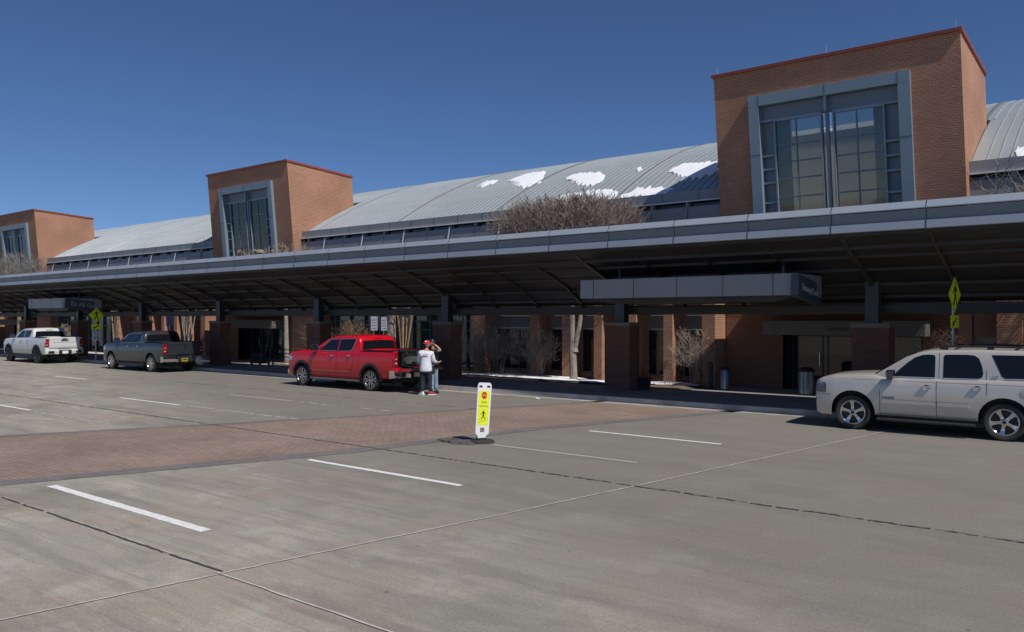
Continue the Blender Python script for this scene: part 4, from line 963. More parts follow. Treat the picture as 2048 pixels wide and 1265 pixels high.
def head(c, face):
    """head with brow, nose, mouth, chin and ears; face = unit direction the face looks"""
    f = Vector(face).normalized(); s = Vector((-f.y, f.x, 0)); c = Vector(c); q = MB()
    n, m_ = 20, 14
    for j in range(m_ + 1):
        t = math.pi * j / m_; zz = -math.cos(t)
        for i in range(n):
            a = 2 * math.pi * i / n; ca, sa = math.cos(a), math.sin(a); r_ = math.sin(t)
            fx = .098 * ca * r_; sy = .077 * sa * r_; z = .118 * zz
            if zz < 0: sy *= 1 - .28 * abs(zz); fx = fx * (1 - .1 * abs(zz)) + .012 * abs(zz)
            front = max(0, ca) ** 6 * r_
            if -.25 < zz < .1: fx += .022 * max(0, ca) ** 30 * (1 - abs(zz + .1) / .18 if abs(zz + .1) < .18 else 0)     # nose
            if .05 < zz < .25: fx -= .008 * max(0, 1 - abs(abs(sa) - .38) / .2) * (ca > 0)                                  # eye sockets
            if -.52 < zz < -.38: fx += .004 * front
            q.v.append(c + f * fx + s * sy + Vector((0, 0, z)))
    for j in range(m_):
        for i in range(n): q.f.append((j * n + i, j * n + (i + 1) % n, (j + 1) * n + (i + 1) % n, (j + 1) * n + i))
    for sg in (-1, 1): q.ball(c + s * sg * .076 + Vector((0, 0, -.01)) - f * .005, .016, .016, .03, 8, 6)
    return q, f, s, c
def cap_obj(c, f, s, m, parent, brim_dir, patch=None):
    q = MB(); n, m_ = 20, 7
    for j in range(m_ + 1):
        t = math.pi / 2 * j / m_
        for i in range(n):
            a = 2 * math.pi * i / n; q.v.append(c + f * .108 * math.cos(a) * math.cos(t) + s * .088 * math.sin(a) * math.cos(t) + Vector((0, 0, .028 + .105 * math.sin(t))))
    for j in range(m_):
        for i in range(n): q.f.append((j * n + i, j * n + (i + 1) % n, (j + 1) * n + (i + 1) % n, (j + 1) * n + i))
    o = q.build('cap', m, parent, smooth=True, fix=False)
    b = Vector(brim_dir).normalized(); t_ = Vector((-b.y, b.x, 0)); v = []
    for k in range(7):
        a = R(-60 + 20 * k); v.append((c + b * .09 * math.cos(a) + t_ * .085 * math.sin(a) + Vector((0, 0, .035)), c + b * (.09 + .085 * math.cos(a)) * 1.0 + t_ * .09 * math.sin(a) + Vector((0, 0, .018))))
    MB().loft([[a, b_, b_ + Vector((0, 0, .006)), a + Vector((0, 0, .008))] for a, b_ in v]).build('cap_brim', m, parent)
def shoe(p, d, m, parent, sole):
    d = Vector(d).normalized(); s = Vector((-d.y, d.x, 0)); p = Vector(p); rr_ = []
    for t, w_, h in ((-.08, .03, .05), (-.06, .038, .085), (0, .042, .09), (.08, .046, .065), (.15, .042, .045), (.18, .025, .03)):
        rr_.append([p + d * t + s * w_ * a + Vector((0, 0, .02 + h * b)) for a, b in ((-1, 0), (1, 0), (.95, .5), (.55, 1), (-.55, 1), (-.95, .5))])
    MB().loft(rr_).build('shoe', m, parent, smooth=True)
    MB().loft([[p + d * t + s * w_ * a + Vector((0, 0, z)) for a, z in ((-1, 0), (1, 0), (1, .024), (-1, .024))] for t, w_ in ((-.085, .036), (0, .046), (.1, .05), (.185, .03))]).build('shoe_sole', sole, parent)
SC = R(38.15)          # people are posed facing across the view, then turned like the camera
# person in the white shirt, back to us
A = empty('person', (-18.60, 19.13, 0), 'person with a red cap and white sweatshirt, back turned, at the red tailgate', 'person', None, SC)
ch = [[((0, 0, .95), .11), ((0, 0, 1.15), .11), ((.01, .01, 1.38), .10), ((.02, .02, 1.47), .055), ((.03, .03, 1.54), .05)],
      [((0, 0, .95), .11), ((-.10, 0, .86), .085), ((-.115, .02, .48), .055), ((-.12, .0, .1), .04)], [((0, 0, .95), .11), ((.10, 0, .86), .085), ((.125, .03, .48), .055), ((.13, .02, .1), .04)],
      [((.01, .01, 1.38), .10), ((-.19, .02, 1.38), .055), ((-.235, .08, 1.12), .045), ((-.12, .28, 1.02), .032)], [((.01, .01, 1.38), .10), ((.20, .03, 1.37), .055), ((.25, .05, 1.10), .045), ((.37, .22, 1.05), .032)]]
ch += hand((.37, .22, 1.05), (.7, .6, .1), (.3, -.5, .7), (.2, -.6, -.6)); ch += hand((-.12, .28, 1.02), (.6, .7, 0), (0, 0, 1), (.5, -.5, 0))
skin_part('body', ch, M_SKIN, A)
hq, hf, hs_, hc = head((.045, .045, 1.655), (.45, .85, -.05)); hq.build('head', M_SKIN, A, smooth=True)
cap_obj(hc, hf, hs_, mat('cap_red', (.62, .02, .03), .7), A, (-.35, -.9, 0))
q = MB().ball(hc + Vector((-.10, -.03, .0)), .05, .06, .075); q.ball(hc + Vector((-.125, -.04, -.07)), .035, .04, .07); q.build('hair', mat('dark_hair', (.03, .022, .018), .7), A, smooth=True)
MB().ball(hc + Vector((-.05, -.06, .085)), .035, .03, .03).build('cap_patch', M_WPL, A)
M_SHIRT = mat('white_sweatshirt', (.70, .70, .78), .85, var=.1, vscale=7, bump=.5, bscale=9)
skin_part('sweatshirt', [[((0, 0, .74), (.22, .185)), ((0, 0, .80), (.225, .19)), ((0, 0, 1.0), (.205, .17)), ((0, 0, 1.2), (.17, .13)), ((.01, .01, 1.36), (.17, .12)), ((.02, .02, 1.465), (.075, .07))],
    [((.01, .01, 1.36), (.17, .12)), ((-.19, .02, 1.37), .082), ((-.235, .08, 1.12), .07), ((-.15, .24, 1.03), .05)], [((.01, .01, 1.36), (.17, .12)), ((.20, .03, 1.36), .082), ((.25, .05, 1.10), .072), ((.33, .16, 1.06), .052)]], M_SHIRT, A)
sl_ = mat('shirt_print', (.70, .25, .33), .8); q = MB()
for i in range(5): q.box(-.075 + .034 * i, -.052 + .034 * i, -.165, -.140, 1.30 + .012 * (i % 2), 1.345)
q.build('shirt_print', sl_, A)
M_NAVY = mat('navy_trousers', (.018, .022, .04), .85, var=.3, vscale=6, bump=.4, bscale=10)
skin_part('trousers', [[((0, 0, 1.04), (.15, .12)), ((0, 0, .90), (.18, .145)), ((-.09, 0, .78), .125), ((-.115, .02, .48), .085), ((-.12, .0, .12), .08)], [((0, 0, .90), (.175, .14)), ((.09, 0, .78), .125), ((.125, .03, .48), .085), ((.13, .02, .12), .08)]], M_NAVY, A)
shoe((-.12, 0, 0), (-.5, .5, 0), M_WPL, A, M_WPL); shoe((.15, .0, 0), (.9, .25, 0), mat('shoe_red', (.35, .02, .04), .7), A, M_WPL)
# person in black behind, facing left, arm bent
B = empty('person', (-18.70, 19.60, 0), 'person in a black cap, black jacket and light jeans, one elbow raised', 'person', None, SC)
ch = [[((0, 0, .97), .10), ((0, 0, 1.17), .11), ((0, 0, 1.42), .10), ((-.02, 0, 1.5), .055), ((-.04, 0, 1.57), .05)],
      [((0, 0, .97), .10), ((-.06, -.07, .88), .085), ((-.06, -.08, .5), .055), ((-.05, -.09, .1), .04)], [((0, 0, .97), .10), ((.04, .08, .88), .085), ((.06, .09, .5), .055), ((.07, .10, .1), .04)],
      [((0, 0, 1.42), .10), ((.04, -.20, 1.42), .055), ((.26, -.23, 1.44), .042), ((.10, -.22, 1.60), .032)], [((0, 0, 1.42), .10), ((.02, .2, 1.41), .055), ((.06, .24, 1.13), .045), ((-.04, .2, .93), .032)]]
ch += hand((.10, -.22, 1.60), (-.8, .2, .4), (0, -.4, .8), (.4, -.8, 0)); ch += hand((-.04, .2, .93), (-.2, 0, -.9), (1, 0, 0), (0, -1, 0))
skin_part('body', ch, M_SKIN, B)
hq, hf, hs_, hc = head((-.05, 0, 1.685), (-.95, -.25, 0)); hq.build('head', M_SKIN, B, smooth=True)
cap_obj(hc, hf, hs_, M_BLACK, B, (-.95, -.25, 0)); MB().ball(hc + Vector((.045, .0, .0)), .06, .07, .065).build('hair', MATS['dark_hair'], B, smooth=True)
q = MB(); 
for a in range(-60, 61, 20): q.ball(hc + hf * .075 * math.cos(R(a)) + hs_ * .06 * math.sin(R(a)) + Vector((0, 0, -.085)), .022, .022, .025, 8, 6)
q.build('beard', mat('brown_beard', (.10, .05, .03), .8), B, smooth=True)
M_JKT = mat('black_jacket', (.014, .014, .018), .7, var=.3, vscale=6, bump=.4, bscale=9)
skin_part('jacket', [[((0, 0, .84), (.18, .17)), ((0, 0, .9), (.18, .17)), ((0, 0, 1.1), (.17, .16)), ((0, 0, 1.38), (.16, .17)), ((-.02, 0, 1.5), (.075, .07))],
    [((0, 0, 1.38), (.16, .17)), ((.04, -.20, 1.40), .08), ((.19, -.225, 1.43), .062)], [((0, 0, 1.38), (.16, .17)), ((.02, .2, 1.4), .08), ((.06, .24, 1.13), .065), ((-.02, .21, .98), .05)]], M_JKT, B)
skin_part('jeans', [[((0, 0, 1.06), (.14, .13)), ((0, 0, .92), (.155, .145)), ((-.06, -.07, .82), .11), ((-.06, -.08, .5), .083), ((-.05, -.09, .1), .075)], [((0, 0, .92), (.155, .145)), ((.04, .08, .82), .11), ((.06, .09, .5), .083), ((.07, .10, .1), .075)]], mat('light_jeans', (.22, .31, .42), .85, var=.35, vscale=9), B)
shoe((-.05, -.09, 0), (-.9, -.1, 0), M_BLACK, B, M_BLACK); shoe((.09, .08, 0), (-.9, .1, 0), M_BLACK, B, M_BLACK)
bg_ = empty('shoulder_bag', (-18.55, 19.30, .80), 'black bag hanging at the hip of the person in the black jacket', 'bag', None, SC)
MB().loft([[(k * .13 * math.cos(a), k * .08 * math.sin(a), z) for a in [2 * math.pi * i / 12 for i in range(12)]] for z, k in ((-.14, .7), (-.12, 1), (.06, 1.05), (.13, .8), (.15, .4))]).build('bag_body', M_BLACK, bg_, smooth=True)
MB().path([(.08, 0, .1), (.1, .06, .45), (.02, .1, .62)], [.01] * 3).build('strap', M_BLACK, bg_)

# ---------------------------------------------------------------- signs and street furniture
def walker(q, s, place):
    """walking figure pictogram in the plane: place(u, v) -> 3D quad face verts at unit scale s"""
    def poly(pts): q.append([(a * s, b * s) for a, b in pts])
    poly([(.06 * math.cos(a) + .02, .06 * math.sin(a) + .40) for a in [2 * math.pi * i / 12 for i in range(12)]])
    poly([(-.07, .32), (.08, .32), (.07, .0), (-.05, .0)]); poly([(.0, .02), (.08, .02), (.14, -.2), (.22, -.42), (.14, -.42), (.05, -.2)])
    poly([(-.05, .02), (.03, .02), (-.04, -.2), (-.12, -.42), (-.21, -.42), (-.12, -.18)]); poly([(-.06, .31), (-.04, .22), (-.14, .12), (-.2, .0), (-.25, .03), (-.18, .17)]); poly([(.07, .31), (.06, .22), (.14, .14), (.24, .08), (.26, .13), (.17, .21)])
def crossing_sign(x, y, z0, ztop, label, extra):
    t = empty('crossing_sign', (x, y, z0), label, 'sign', 'pedestrian crossing signs', 0 if extra else R(-8)); D = .43; zc = ztop - z0 - D
    MB().tube((0, 0, 0), (0, 0, zc + .25), .03, n=8).build('pole', M_STAINL, t)
    MB().xprism([(-D, zc), (0, zc - D), (D, zc), (0, zc + D)], .035, .042).build('diamond_panel', M_YEL, t)
    def rim(r0, r1, x_): 
        q = MB()
        for a in range(4):
            c0, s0 = math.cos(R(90 * a)), math.sin(R(90 * a)); c1, s1 = math.cos(R(90 * a + 90)), math.sin(R(90 * a + 90))
            q.add([(x_, r0 * c0, zc + r0 * s0), (x_, r1 * c0, zc + r1 * s0), (x_, r1 * c1, zc + r1 * s1), (x_, r0 * c1, zc + r0 * s1)], [(0, 1, 2, 3)])
        return q
    rim(D * .93, D * .89, .046).build('border_line', M_BLACK, t)
    l = []; walker(l, .62, None); q = MB()
    for p_ in l: q.add([(.048, u, zc + v) for u, v in p_], [tuple(range(len(p_)))])
    q.build('walking_figure', M_BLACK, t)
    za = zc - D - .22
    MB().xprism([(-.27, za - .15), (.27, za - .15), (.27, za + .15), (-.27, za + .15)], .035, .042).build('arrow_plaque', M_YEL, t)
    q = MB().add([(.046, u, za + v) for u, v in ((-.18, -.10), (-.04, -.10), (-.08, -.06), (.16, .07), (.13, .11), (-.11, -.02), (-.15, .02))], [tuple(range(7))]); q.build('arrow', M_BLACK, t)
    if extra:
        zs = za - .50
        MB().xprism([(-.22, zs - .28), (.22, zs - .28), (.22, zs + .28), (-.22, zs + .28)], .035, .042).build('speed_panel', M_WPL, t)
        text('speed_text', 'SPEED', .13, M_BLACK, (.044, 0, zs + .16), (R(90), 0, R(90)), t, align='CENTER', ext=.001); text('limit_text', 'LIMIT', .13, M_BLACK, (.044, 0, zs + .04), (R(90), 0, R(90)), t, align='CENTER', ext=.001)
        text('number_text', '15', .34, M_BLACK, (.044, 0, zs - .23), (R(90), 0, R(90)), t, align='CENTER', ext=.001, bold=.006)
crossing_sign(-3.72, 21.8, .147, 3.50, 'fluorescent yellow pedestrian diamond on a pole rising behind the silver SUV', False)
crossing_sign(-46.6, 21.5, .147, 3.10, 'distant pedestrian diamond with arrow plaque and a white SPEED LIMIT 15 plate', True)
# in-street sign
t = empty('in_street_sign', (-10.62, 12.52, 0), 'leaning white and yellow sign in the crosswalk with a red octagon and walking figure', 'sign', None, R(90 - 28) )
q = MB(); pl = empty('sign_blade', (0, 0, .05), None, None); pl.parent = t; pl.rotation_euler = (0, R(3.8), 0)
# blade plane: local x across, z up, front towards -y
MB().yprism([(-.085, 0), (.085, 0), (.09, .08), (.145, .13), (.150, 1.08), (.135, 1.13), (.11, 1.15), (-.11, 1.15), (-.135, 1.13), (-.150, 1.08), (-.145, .13), (-.09, .08)], -.012, .012).build('blade', M_WPL, pl)
MB().box(-.118, .118, -.0145, -.0125, .295, .985).build('yellow_face', M_YEL2, pl)
MB().yprism([(.063 * math.cos(R(22.5 + 45 * i)), .895 + .078 * math.sin(R(22.5 + 45 * i))) for i in range(8)], -.0165, -.015).build('stop_octagon', M_SRED, pl)
text('stop_text', 'STOP', .046, M_YEL2, (0, -.0175, .878), (R(90), 0, 0), pl, align='CENTER', ext=.0004)
text('for_text', 'FOR', .06, M_BLACK, (0, -.0155, .735), (R(90), 0, 0), pl, align='CENTER', ext=.0004); text('pedestrians_text', 'PEDESTRIANS', .040, M_BLACK, (0, -.0155, .665), (R(90), 0, 0), pl, align='CENTER', ext=.0004, sx=.80)
l = []; walker(l, .21, None); q = MB()
for p_ in l: q.add([(u, -.0155, .50 + v) for u, v in p_], [tuple(range(len(p_)))])
for a, b in (((-.10, .345), (.10, .40)), ((-.10, .395), (-.06, .41)), ((.05, .43), (.10, .445))): q.add([(a[0], -.0155, a[1]), (b[0], -.0155, b[1]), (b[0], -.0155, b[1] + .006), (a[0], -.0155, a[1] + .006)], [(0, 1, 2, 3)])
q.build('walking_figure', M_BLACK, pl)
for s in (-1, 1): MB().box(s * .085 - .034, s * .085 + .034, -.0145, -.0125, 1.055, 1.095).build('top_slot', M_BLACK, pl)
MB().box(-.045, .045, -.0145, -.0125, .155, .245).build('maker_patch', mat('patch_brown', (.20, .17, .15), .7), pl)
q = MB().lathe([(0, .055), (.18, .055), (.24, .04), (.26, .012), (.26, .002)], 28); q.map(lambda x, y, z: (x * 1.05, y * 1.05, z)); q.build('rubber_base', M_RUB, t, smooth=True)
MB().box(-.09, .09, -.05, .05, .05, .09).build('socket', M_RUB, t)
# broken asphalt heap left by the base
r = random.Random(5); q = blob_sheet(-11.02, 12.22, .50, .22, lambda x, y: .006, 9, th=.03)
for _ in range(90):
    a = r.uniform(0, 6.28); d = r.random() ** .5; x, y = -11.02 + .46 * d * math.cos(a), 12.22 + .19 * d * math.sin(a); s = r.uniform(.012, .04)
    q.ball((x, y, .03), s, s * r.uniform(.6, 1.2), s * r.uniform(.4, .8), 6, 4)
tag(q.build('broken_asphalt', M_DIRT), 'low heap of crumbled asphalt left of the in-street sign base', 'debris', kind='stuff')
q = MB().ball((-14.9, 20.2, .03), .07, .04, .03, 8, 5); q.ball((-14.83, 20.23, .02), .04, .03, .02, 8, 5); tag(q.build('litter', M_WPL), 'small white scrap of litter on the road near the kerb', 'litter')
def bin_(x, y, r_, h, label):
    t = empty('litter_bin', (x, y, .147), label, 'bin', 'steel litter bins')
    q = MB().lathe([(r_, .04), (r_, h - .15), (r_ * .96, h - .14)], 28); q.build('bin_body', M_STAINL, t, smooth=True)
    q = MB()
    for i in range(8): a = 2 * math.pi * i / 8; q.tube((r_ * math.cos(a), r_ * math.sin(a), .05), (r_ * math.cos(a), r_ * math.sin(a), h - .16), .012, n=6)
    q.build('stave', M_STEEL, t); MB().lathe([(0, 0), (r_ * .9, 0), (r_ * .9, .04)], 28).build('foot', M_BLACK, t)
    MB().lathe([(r_ * 1.02, h - .15), (r_ * 1.02, h - .10), (r_ * .8, h - .03), (r_ * .35, h), (0, h)], 28).build('lid', M_BLACK, t, smooth=True)
bin_(-11.0, 25.3, .15, .80, 'slim steel litter bin between the black bollard and the entrance')
bin_(-8.35, 25.3, .24, .85, 'wide steel litter bin in front of the entrance doors, left of the silver SUV')
t = empty('bollard', (-11.45, 25.2, .147), 'black cast ash post with a flared foot, left of the slim bin', 'bollard')
MB().lathe([(.19, 0), (.19, .03), (.11, .07), (.075, .14), (.075, .74), (.095, .76), (.095, .84), (.06, .88), (0, .89)], 20).build('post', M_BLACK, t, smooth=True); MB().lathe([(.098, .78), (.098, .80)], 20).build('band', M_STEEL, t)
t = empty('planter_pot', (-13.15, 23.75, .147), 'dark round pot with spiky rust-coloured plant beside the brick pier', 'planter')
MB().lathe([(0, 0), (.20, 0), (.27, .36), (.29, .38), (.26, .40), (.24, .36), (0, .34)], 20).build('pot', mat('pot_dark', (.02, .03, .03), .6), t, smooth=True)
q = MB(); r = random.Random(2)
for i in range(40):
    a = r.uniform(0, 6.28); l_ = r.uniform(.25, .5); tl = r.uniform(.1, .7); q.tube((.05 * math.cos(a), .05 * math.sin(a), .34), (l_ * tl * math.cos(a), l_ * tl * math.sin(a), .34 + l_), .012, .002, 4)
q.build('leaves', mat('rust_leaves', (.40, .14, .05), .8), t)
# railing and bench between the piers left of the red pickup
t = empty('railing', (-36.0, 24.3, .147), 'low black metal railing behind the pavement, left of the red pickup', 'railing')
q = MB()
for k in range(4): q.box(-1.75 * k - .03, -1.75 * k + .03, -.03, .03, 0, .85)
q.build('post', M_BLACK, t); q = MB()
for zz in (.45, .62, .80): q.box(-5.2, 0, -.02, .02, zz, zz + .04)
q.build('rail', M_BLACK, t); t.location.x = -30.6
t = empty('luggage_cart', (-34.6, 23.9, .147), 'dark wheeled luggage cart standing by the low black railing', 'cart')
MB().box(-.45, .45, -.28, .28, .14, .20).build('deck', M_BLACK, t); q = MB().path([(.42, -.25, .2), (.5, -.25, 1.0), (.5, .25, 1.0), (.42, .25, .2)], [.02] * 4); q.build('handle', M_STEEL, t)
MB().box(-.38, .2, -.22, .22, .2, .62).build('load', mat('dark_case', (.02, .02, .025), .6), t)
for a in (-.35, .35):
    for b in (-.25, .25): MB().lathe([(.0, -.02), (.07, -.02), (.07, .02), (0, .02)], 16, (a, b, .07), 'Y').build('wheel', M_STAINL, t)
def infosign(x, y, z, label, w_=.42, h_=.5, rows=4):
    t = empty('notice_sign', (x, y, z), label, 'sign', 'white notices under the canopy')
    MB().box(0, .02, -w_ / 2, w_ / 2, 0, h_).build('panel', mat('notice_white', (.34, .34, .43), .5), t); q = MB()
    for i in range(rows): q.box(.021, .023, -w_ * .36, w_ * .36, h_ * (.12 + .2 * i), h_ * (.12 + .2 * i) + .04)
    q.build('printed_lines', mat('notice_print', (.16, .14, .26), .6), t); MB().tube((-.02, 0, -z + .147), (-.02, 0, h_), .025, n=6).build('pole', M_STAINL, t)
infosign(-38.9, 21.6, 2.12, 'white square notice on a pole above the grey pickup'); infosign(-27.0, 24.5, 1.96, 'pale violet notice with square symbols behind the red pickup roof', .38, .62); infosign(-26.5, 24.62, 1.96, 'pale violet notice partly behind the other, nearer the white tree trunk', .34, .6)

# ---------------------------------------------------------------- bare trees and shrubs
def branch(q, tw, p, d, ln, r_, lvl, rg, spread, maxl, zlim=None, nseg=3):
    pts = [p]; rs = [r_]; cur = Vector(p); dd = Vector(d)
    for i in range(nseg):
        dd = (dd + Vector((rg.uniform(-1, 1), rg.uniform(-1, 1), rg.uniform(-.6, 1))) * .16).normalized(); cur = cur + dd * ln / nseg
        pts.append(tuple(cur)); rs.append(r_ * (1 - .4 * (i + 1) / nseg))
    (q if lvl < maxl - 1 else tw).path(pts, rs, 7 if lvl < 2 else (4 if lvl < maxl - 1 else 3))
    if lvl >= maxl: return
    n = rg.choice((2, 3, 3)) if lvl < 2 else rg.choice((3, 4, 4))
    for i in range(n):
        ax = Vector((rg.uniform(-1, 1), rg.uniform(-1, 1), rg.uniform(-.35, .75))).normalized(); k = rg.uniform(.55, 1.) * spread
        nd = (dd * (1 - k * .45) + ax * k).normalized(); at = pts[-1] if (i == 0 or lvl < 1) else pts[rg.choice((1, 2, 3))]
        branch(q, tw, at, nd, ln * rg.uniform(.62, .82), rs[-1] * rg.uniform(.6, .8), lvl + 1, rg, spread, maxl, zlim)
def tree(x, y, label, bark, twig, stems, ln, r_, maxl, spread, seed, group=None, flat=None, name='bare_tree', trunk='trunk', cloud=None):
    rg = random.Random(seed); q = MB(); tw = MB(); t = empty(name, (x, y, .16), label, 'tree' if name == 'bare_tree' else 'shrub', group)
    for (dx, dy, tx, ty, h, rr, *z0_) in stems:
        base = Vector((dx, dy, z0_[0] if z0_ else -.05)); top = Vector((dx + tx, dy + ty, h)); mid = base.lerp(top, .5) + Vector((rg.uniform(-.05, .05) * h * .5, rg.uniform(-.05, .05), 0))
        q.path([tuple(base), tuple(base + Vector((0, 0, .15))), tuple(mid), tuple(top)], [rr * 1.5, rr * 1.1, rr * .92, rr * .8], 9)
        for i in range(3): 
            a = rg.uniform(0, 6.28); branch(q, tw, tuple(top), Vector((math.cos(a) * spread * .8, math.sin(a) * spread * .8, .6)), ln, rr * .6, 1, rg, spread, maxl)
    def lim(m_):
        if flat:
            zc, zh, rx = flat
            def f(a, b, c): 
                if c > zc:
                    k = (c - zc) / zh; c = zc + zh * (k / (1 + .35 * k * k) if k < 2 else .85 + rg.uniform(-.1, .15))
                d = math.hypot(a, b)
                if d > rx: s = (rx + .35 * (d - rx)) / d; a *= s; b *= s
                return a, b, c
            m_.map(f)
    lim(q); lim(tw)
    if cloud: twig_cloud(tw, *cloud[:-1], rg, root=cloud[-1])
    q.build(trunk, bark, t, smooth=True, fix=False); tw.build('crown', twig, t, fix=False); return t
def twig_cloud(tw, c, rx, ry, rz, n, rg, ln=.42, r_=.0075, root=None, low=-1.):
    """fine twigs filling a crown: forked sprays pointing up and outwards from points spread through its volume"""
    c = Vector(c); root = Vector(root) if root else c - Vector((0, 0, rz * 1.3))
    for _ in range(n):
        while True:
            u = Vector((rg.uniform(-1, 1), rg.uniform(-1, 1), rg.uniform(low, 1)))
            k = u.length * (1 + .22 * noise.noise(Vector((u.x * 2.5, u.y * 2.5, u.z * 2.5)) + c))
            if k < 1 and noise.noise(Vector((u.x * 3.1 * rx / 2, u.y * 3, u.z * 3)) + c * 3) > -.28: break
        p = c + Vector((u.x * rx, u.y * ry, u.z * rz)); d = (p - root).normalized(); d = (d * .7 + Vector((rg.uniform(-.9, .9), rg.uniform(-.9, .9), rg.uniform(-.5, .7)))).normalized()
        l = ln * rg.uniform(.6, 1.3); m_ = p + d * l * .5 + Vector((rg.uniform(-1, 1), rg.uniform(-1, 1), rg.uniform(-1, 1))) * l * .16; e = m_ + (d + Vector((rg.uniform(-.5, .5), rg.uniform(-.5, .5), .25))).normalized() * l * .5
        tw.tube(p, m_, r_ * 1.5, r_, 3, False); tw.tube(m_, e, r_, r_ * .4, 3, False)
        for q0, f in ((p.lerp(m_, .6), .6), (m_, .55), (m_.lerp(e, .4), .4)):
            dd = (d + Vector((rg.uniform(-1, 1), rg.uniform(-1, 1), rg.uniform(-.4, .8))) * .9).normalized(); tw.tube(q0, q0 + dd * l * f, r_ * .8, r_ * .35, 3, False)
# nearest big tree: forked pale trunk, dense brown crown above the canopy
tree(-16.75, 25.0, 'forked pale-barked bare tree whose brown crown rises over the canopy', M_BARKW, M_TWIG, [(0, 0, -.10, .0, 3.0, .135), (.03, .03, .30, .1, 3.0, .095, 1.1)], 1.8, .1, 4, .8, 11, None, (5.5, 1.0, 3.0), cloud=((-.45, .1, 5.7), 3.35, 1.7, 1.05, 4000, (0, 0, 2.6)))
tree(-67.0, 25.2, 'bare tree with dense crown before the leftmost brick block', M_BARKW, M_TWIGG, [(0, 0, .1, 0, 3.0, .16)], 2.1, .1, 5, .8, 12, None, (5.9, 1.2, 3.4), cloud=((0, 0, 5.4), 3.3, 2.0, 1.6, 1800, (0, 0, 2.6)))
tree(-34.2, 25.2, 'sparse bare tree with thin trunk before the middle brick block', M_BARKW, M_TWIGP, [(0, 0, -.1, 0, 3.2, .12)], 1.9, .08, 4, .7, 13, None, (5.2, .6, 2.2), cloud=((-.2, 0, 4.9), 2.4, 1.5, 1.05, 350, (0, 0, 2.6)))
tree(-1.9, 25.3, 'bare grey tree at the right edge above the canopy', M_BARK, M_TWIGG, [(0, 0, .1, 0, 3.2, .15)], 1.9, .1, 5, .8, 14, None, (5.6, 1.3, 2.0), cloud=((.9, 0, 5.2), 2.0, 1.6, 1.35, 800, (0, 0, 2.6)))
tree(-26.9, 25.4, 'thick white-barked trunk behind the red pickup roof', M_BARKW, M_TWIGG, [(0, 0, .05, 0, 2.9, .24)], .6, .06, 3, .8, 15, None, (4.0, .5, 1.5))
tree(-25.9, 25.2, 'reddish multi-stemmed crape myrtle right of the white trunk', M_TWIGR, M_TWIGR, [(.1 * math.cos(k), .1 * math.sin(k), .42 * math.cos(k * 1.3), .4 * math.sin(k), 2.4, .03) for k in range(9)], .6, .03, 3, .7, 16, None, (3.4, .6, 1.6))
tree(-43.2, 25.0, 'pale multi-stemmed myrtle rising behind the grey pickup', M_BARKW, M_TWIGP, [(.1 * math.cos(k), .1 * math.sin(k), .4 * math.cos(k * 1.3), .4 * math.sin(k), 2.5, .035) for k in range(7)], .6, .03, 3, .7, 17, None, (3.4, .6, 1.6))
tree(-51.6, 25.0, 'forked bare tree between the white and grey pickups', M_BARK, M_TWIGG, [(0, 0, -.45, 0, 2.6, .06), (0, .05, .25, 0, 2.6, .055, .5)], .9, .06, 4, .8, 18, None, (4.4, .8, 2.2))
def shrub(x, y, h, w_, m, label, seed, n=26, lv=3, clear=.25):
    n = int(n * .5)
    rg = random.Random(seed); q = MB(); tw = MB(); t = empty('bare_shrub', (x, y, .16), label, 'shrub', None)
    for i in range(n):
        a = rg.uniform(0, 6.28); k = rg.random() ** .6; d = Vector((math.cos(a) * k * w_ / h, math.sin(a) * k * w_ / h * .8, 1)).normalized()
        branch(q, tw, (rg.uniform(-.08, .08), rg.uniform(-.08, .08), -.03), d, h * .40, .014, 0, rg, .95, 4)
    for m_ in (q, tw): m_.map(lambda a, b, c: (a, b, min(c, h + .12 * (c - h)) if c > 0 else 0))
    twig_cloud(tw, (0, 0, h * .62), w_ * .95, w_ * .8, h * .40, n * 24, rg, .26, .0042, (0, 0, .1), -.75)
    q.build('stem', m, t, fix=False); tw.build('twigs', m, t, fix=False)
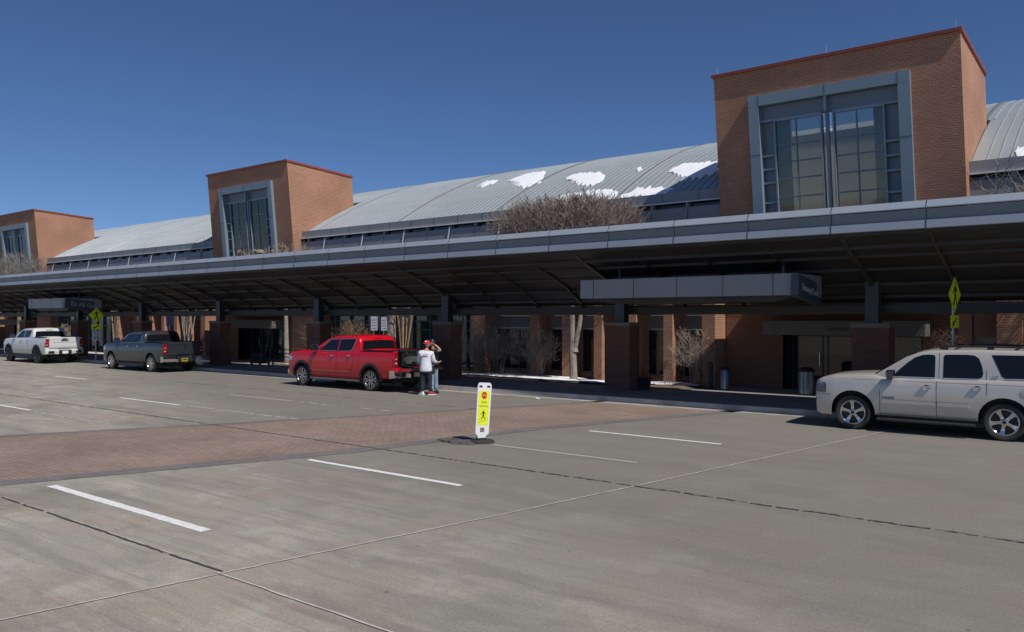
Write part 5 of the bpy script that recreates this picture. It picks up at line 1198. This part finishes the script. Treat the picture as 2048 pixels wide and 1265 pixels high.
for i, (x, y, h, w_, m, lab, n) in enumerate([(-22.9, 25.3, 1.7, .75, M_TWIGG, 'grey bare shrub right of the pier behind the two people', 20), (-21.6, 25.6, 1.65, .8, M_TWIG, 'brown bare shrub in front of the widest lit pilaster', 22),
        (-20.5, 25.4, 1.95, .85, M_TWIGG, 'tallest bare shrub before the wide window, on the snow', 24), (-18.6, 25.5, 1.85, .8, M_TWIG, 'bare shrub just left of the forked tree', 24), (-19.5, 25.9, 1.6, .7, M_TWIGG, 'low grey shrub between two taller ones, near the window', 16),
        (-15.3, 25.5, 1.6, .40, M_TWIGG, 'thin pale sapling between the forked tree and the brick pier', 4), (-12.3, 25.7, 1.85, .9, M_TWIGP, 'pale spreading shrub left of the black bollard', 30), (-49.4, 25.4, 1.5, .7, M_TWIGG, 'grey shrub behind the distant crossing sign', 18),
        (-59.5, 25.4, 1.8, .9, M_TWIGP, 'pale shrub behind the white pickup nose', 18), (-29.5, 25.6, 2.2, 1.0, M_TWIGR, 'rust-brown shrub left of the red pickup, behind the railing', 22), (-32.3, 25.7, 2.3, .9, M_TWIGR, 'rust-brown shrub beside the sparse tree trunk', 22),
        (-4.5, 25.6, 1.85, .5, M_TWIGR, 'low brown shrub seen above the roof of the silver SUV', 18)]):
    shrub(x, y, h, w_, m, lab, 100 + i, n)
# dry ornamental grass
rg = random.Random(9); q = MB()
for cx, cy, n in [(-23.4, 24.8, 120), (-22.6, 24.85, 120), (-21.9, 24.9, 90), (-24.3, 24.8, 90), (-29.0, 24.9, 140), (-30.2, 24.9, 140), (-28, 24.8, 120), (-33.6, 24.8, 120), (-19.8, 25.0, 50), (-48, 25, 120), (-50, 25, 120), (-12.9, 25.0, 60), (-31.4, 24.9, 110)]:
    for i in range(n):
        x = cx + rg.gauss(0, .28); y = cy + abs(rg.gauss(0, .2)); h = rg.uniform(.15, .42); a = rg.uniform(0, 6.28); q.add([(x - .006, y, .18), (x + .006, y, .18), (x + .12 * math.cos(a), y + .12 * math.sin(a), .18 + h)], [(0, 1, 2)])
tag(q.build('dry_grass', M_GRASS, fix=False), 'clumps of dry straw-coloured grass along the planting bed', 'grass', kind='stuff')
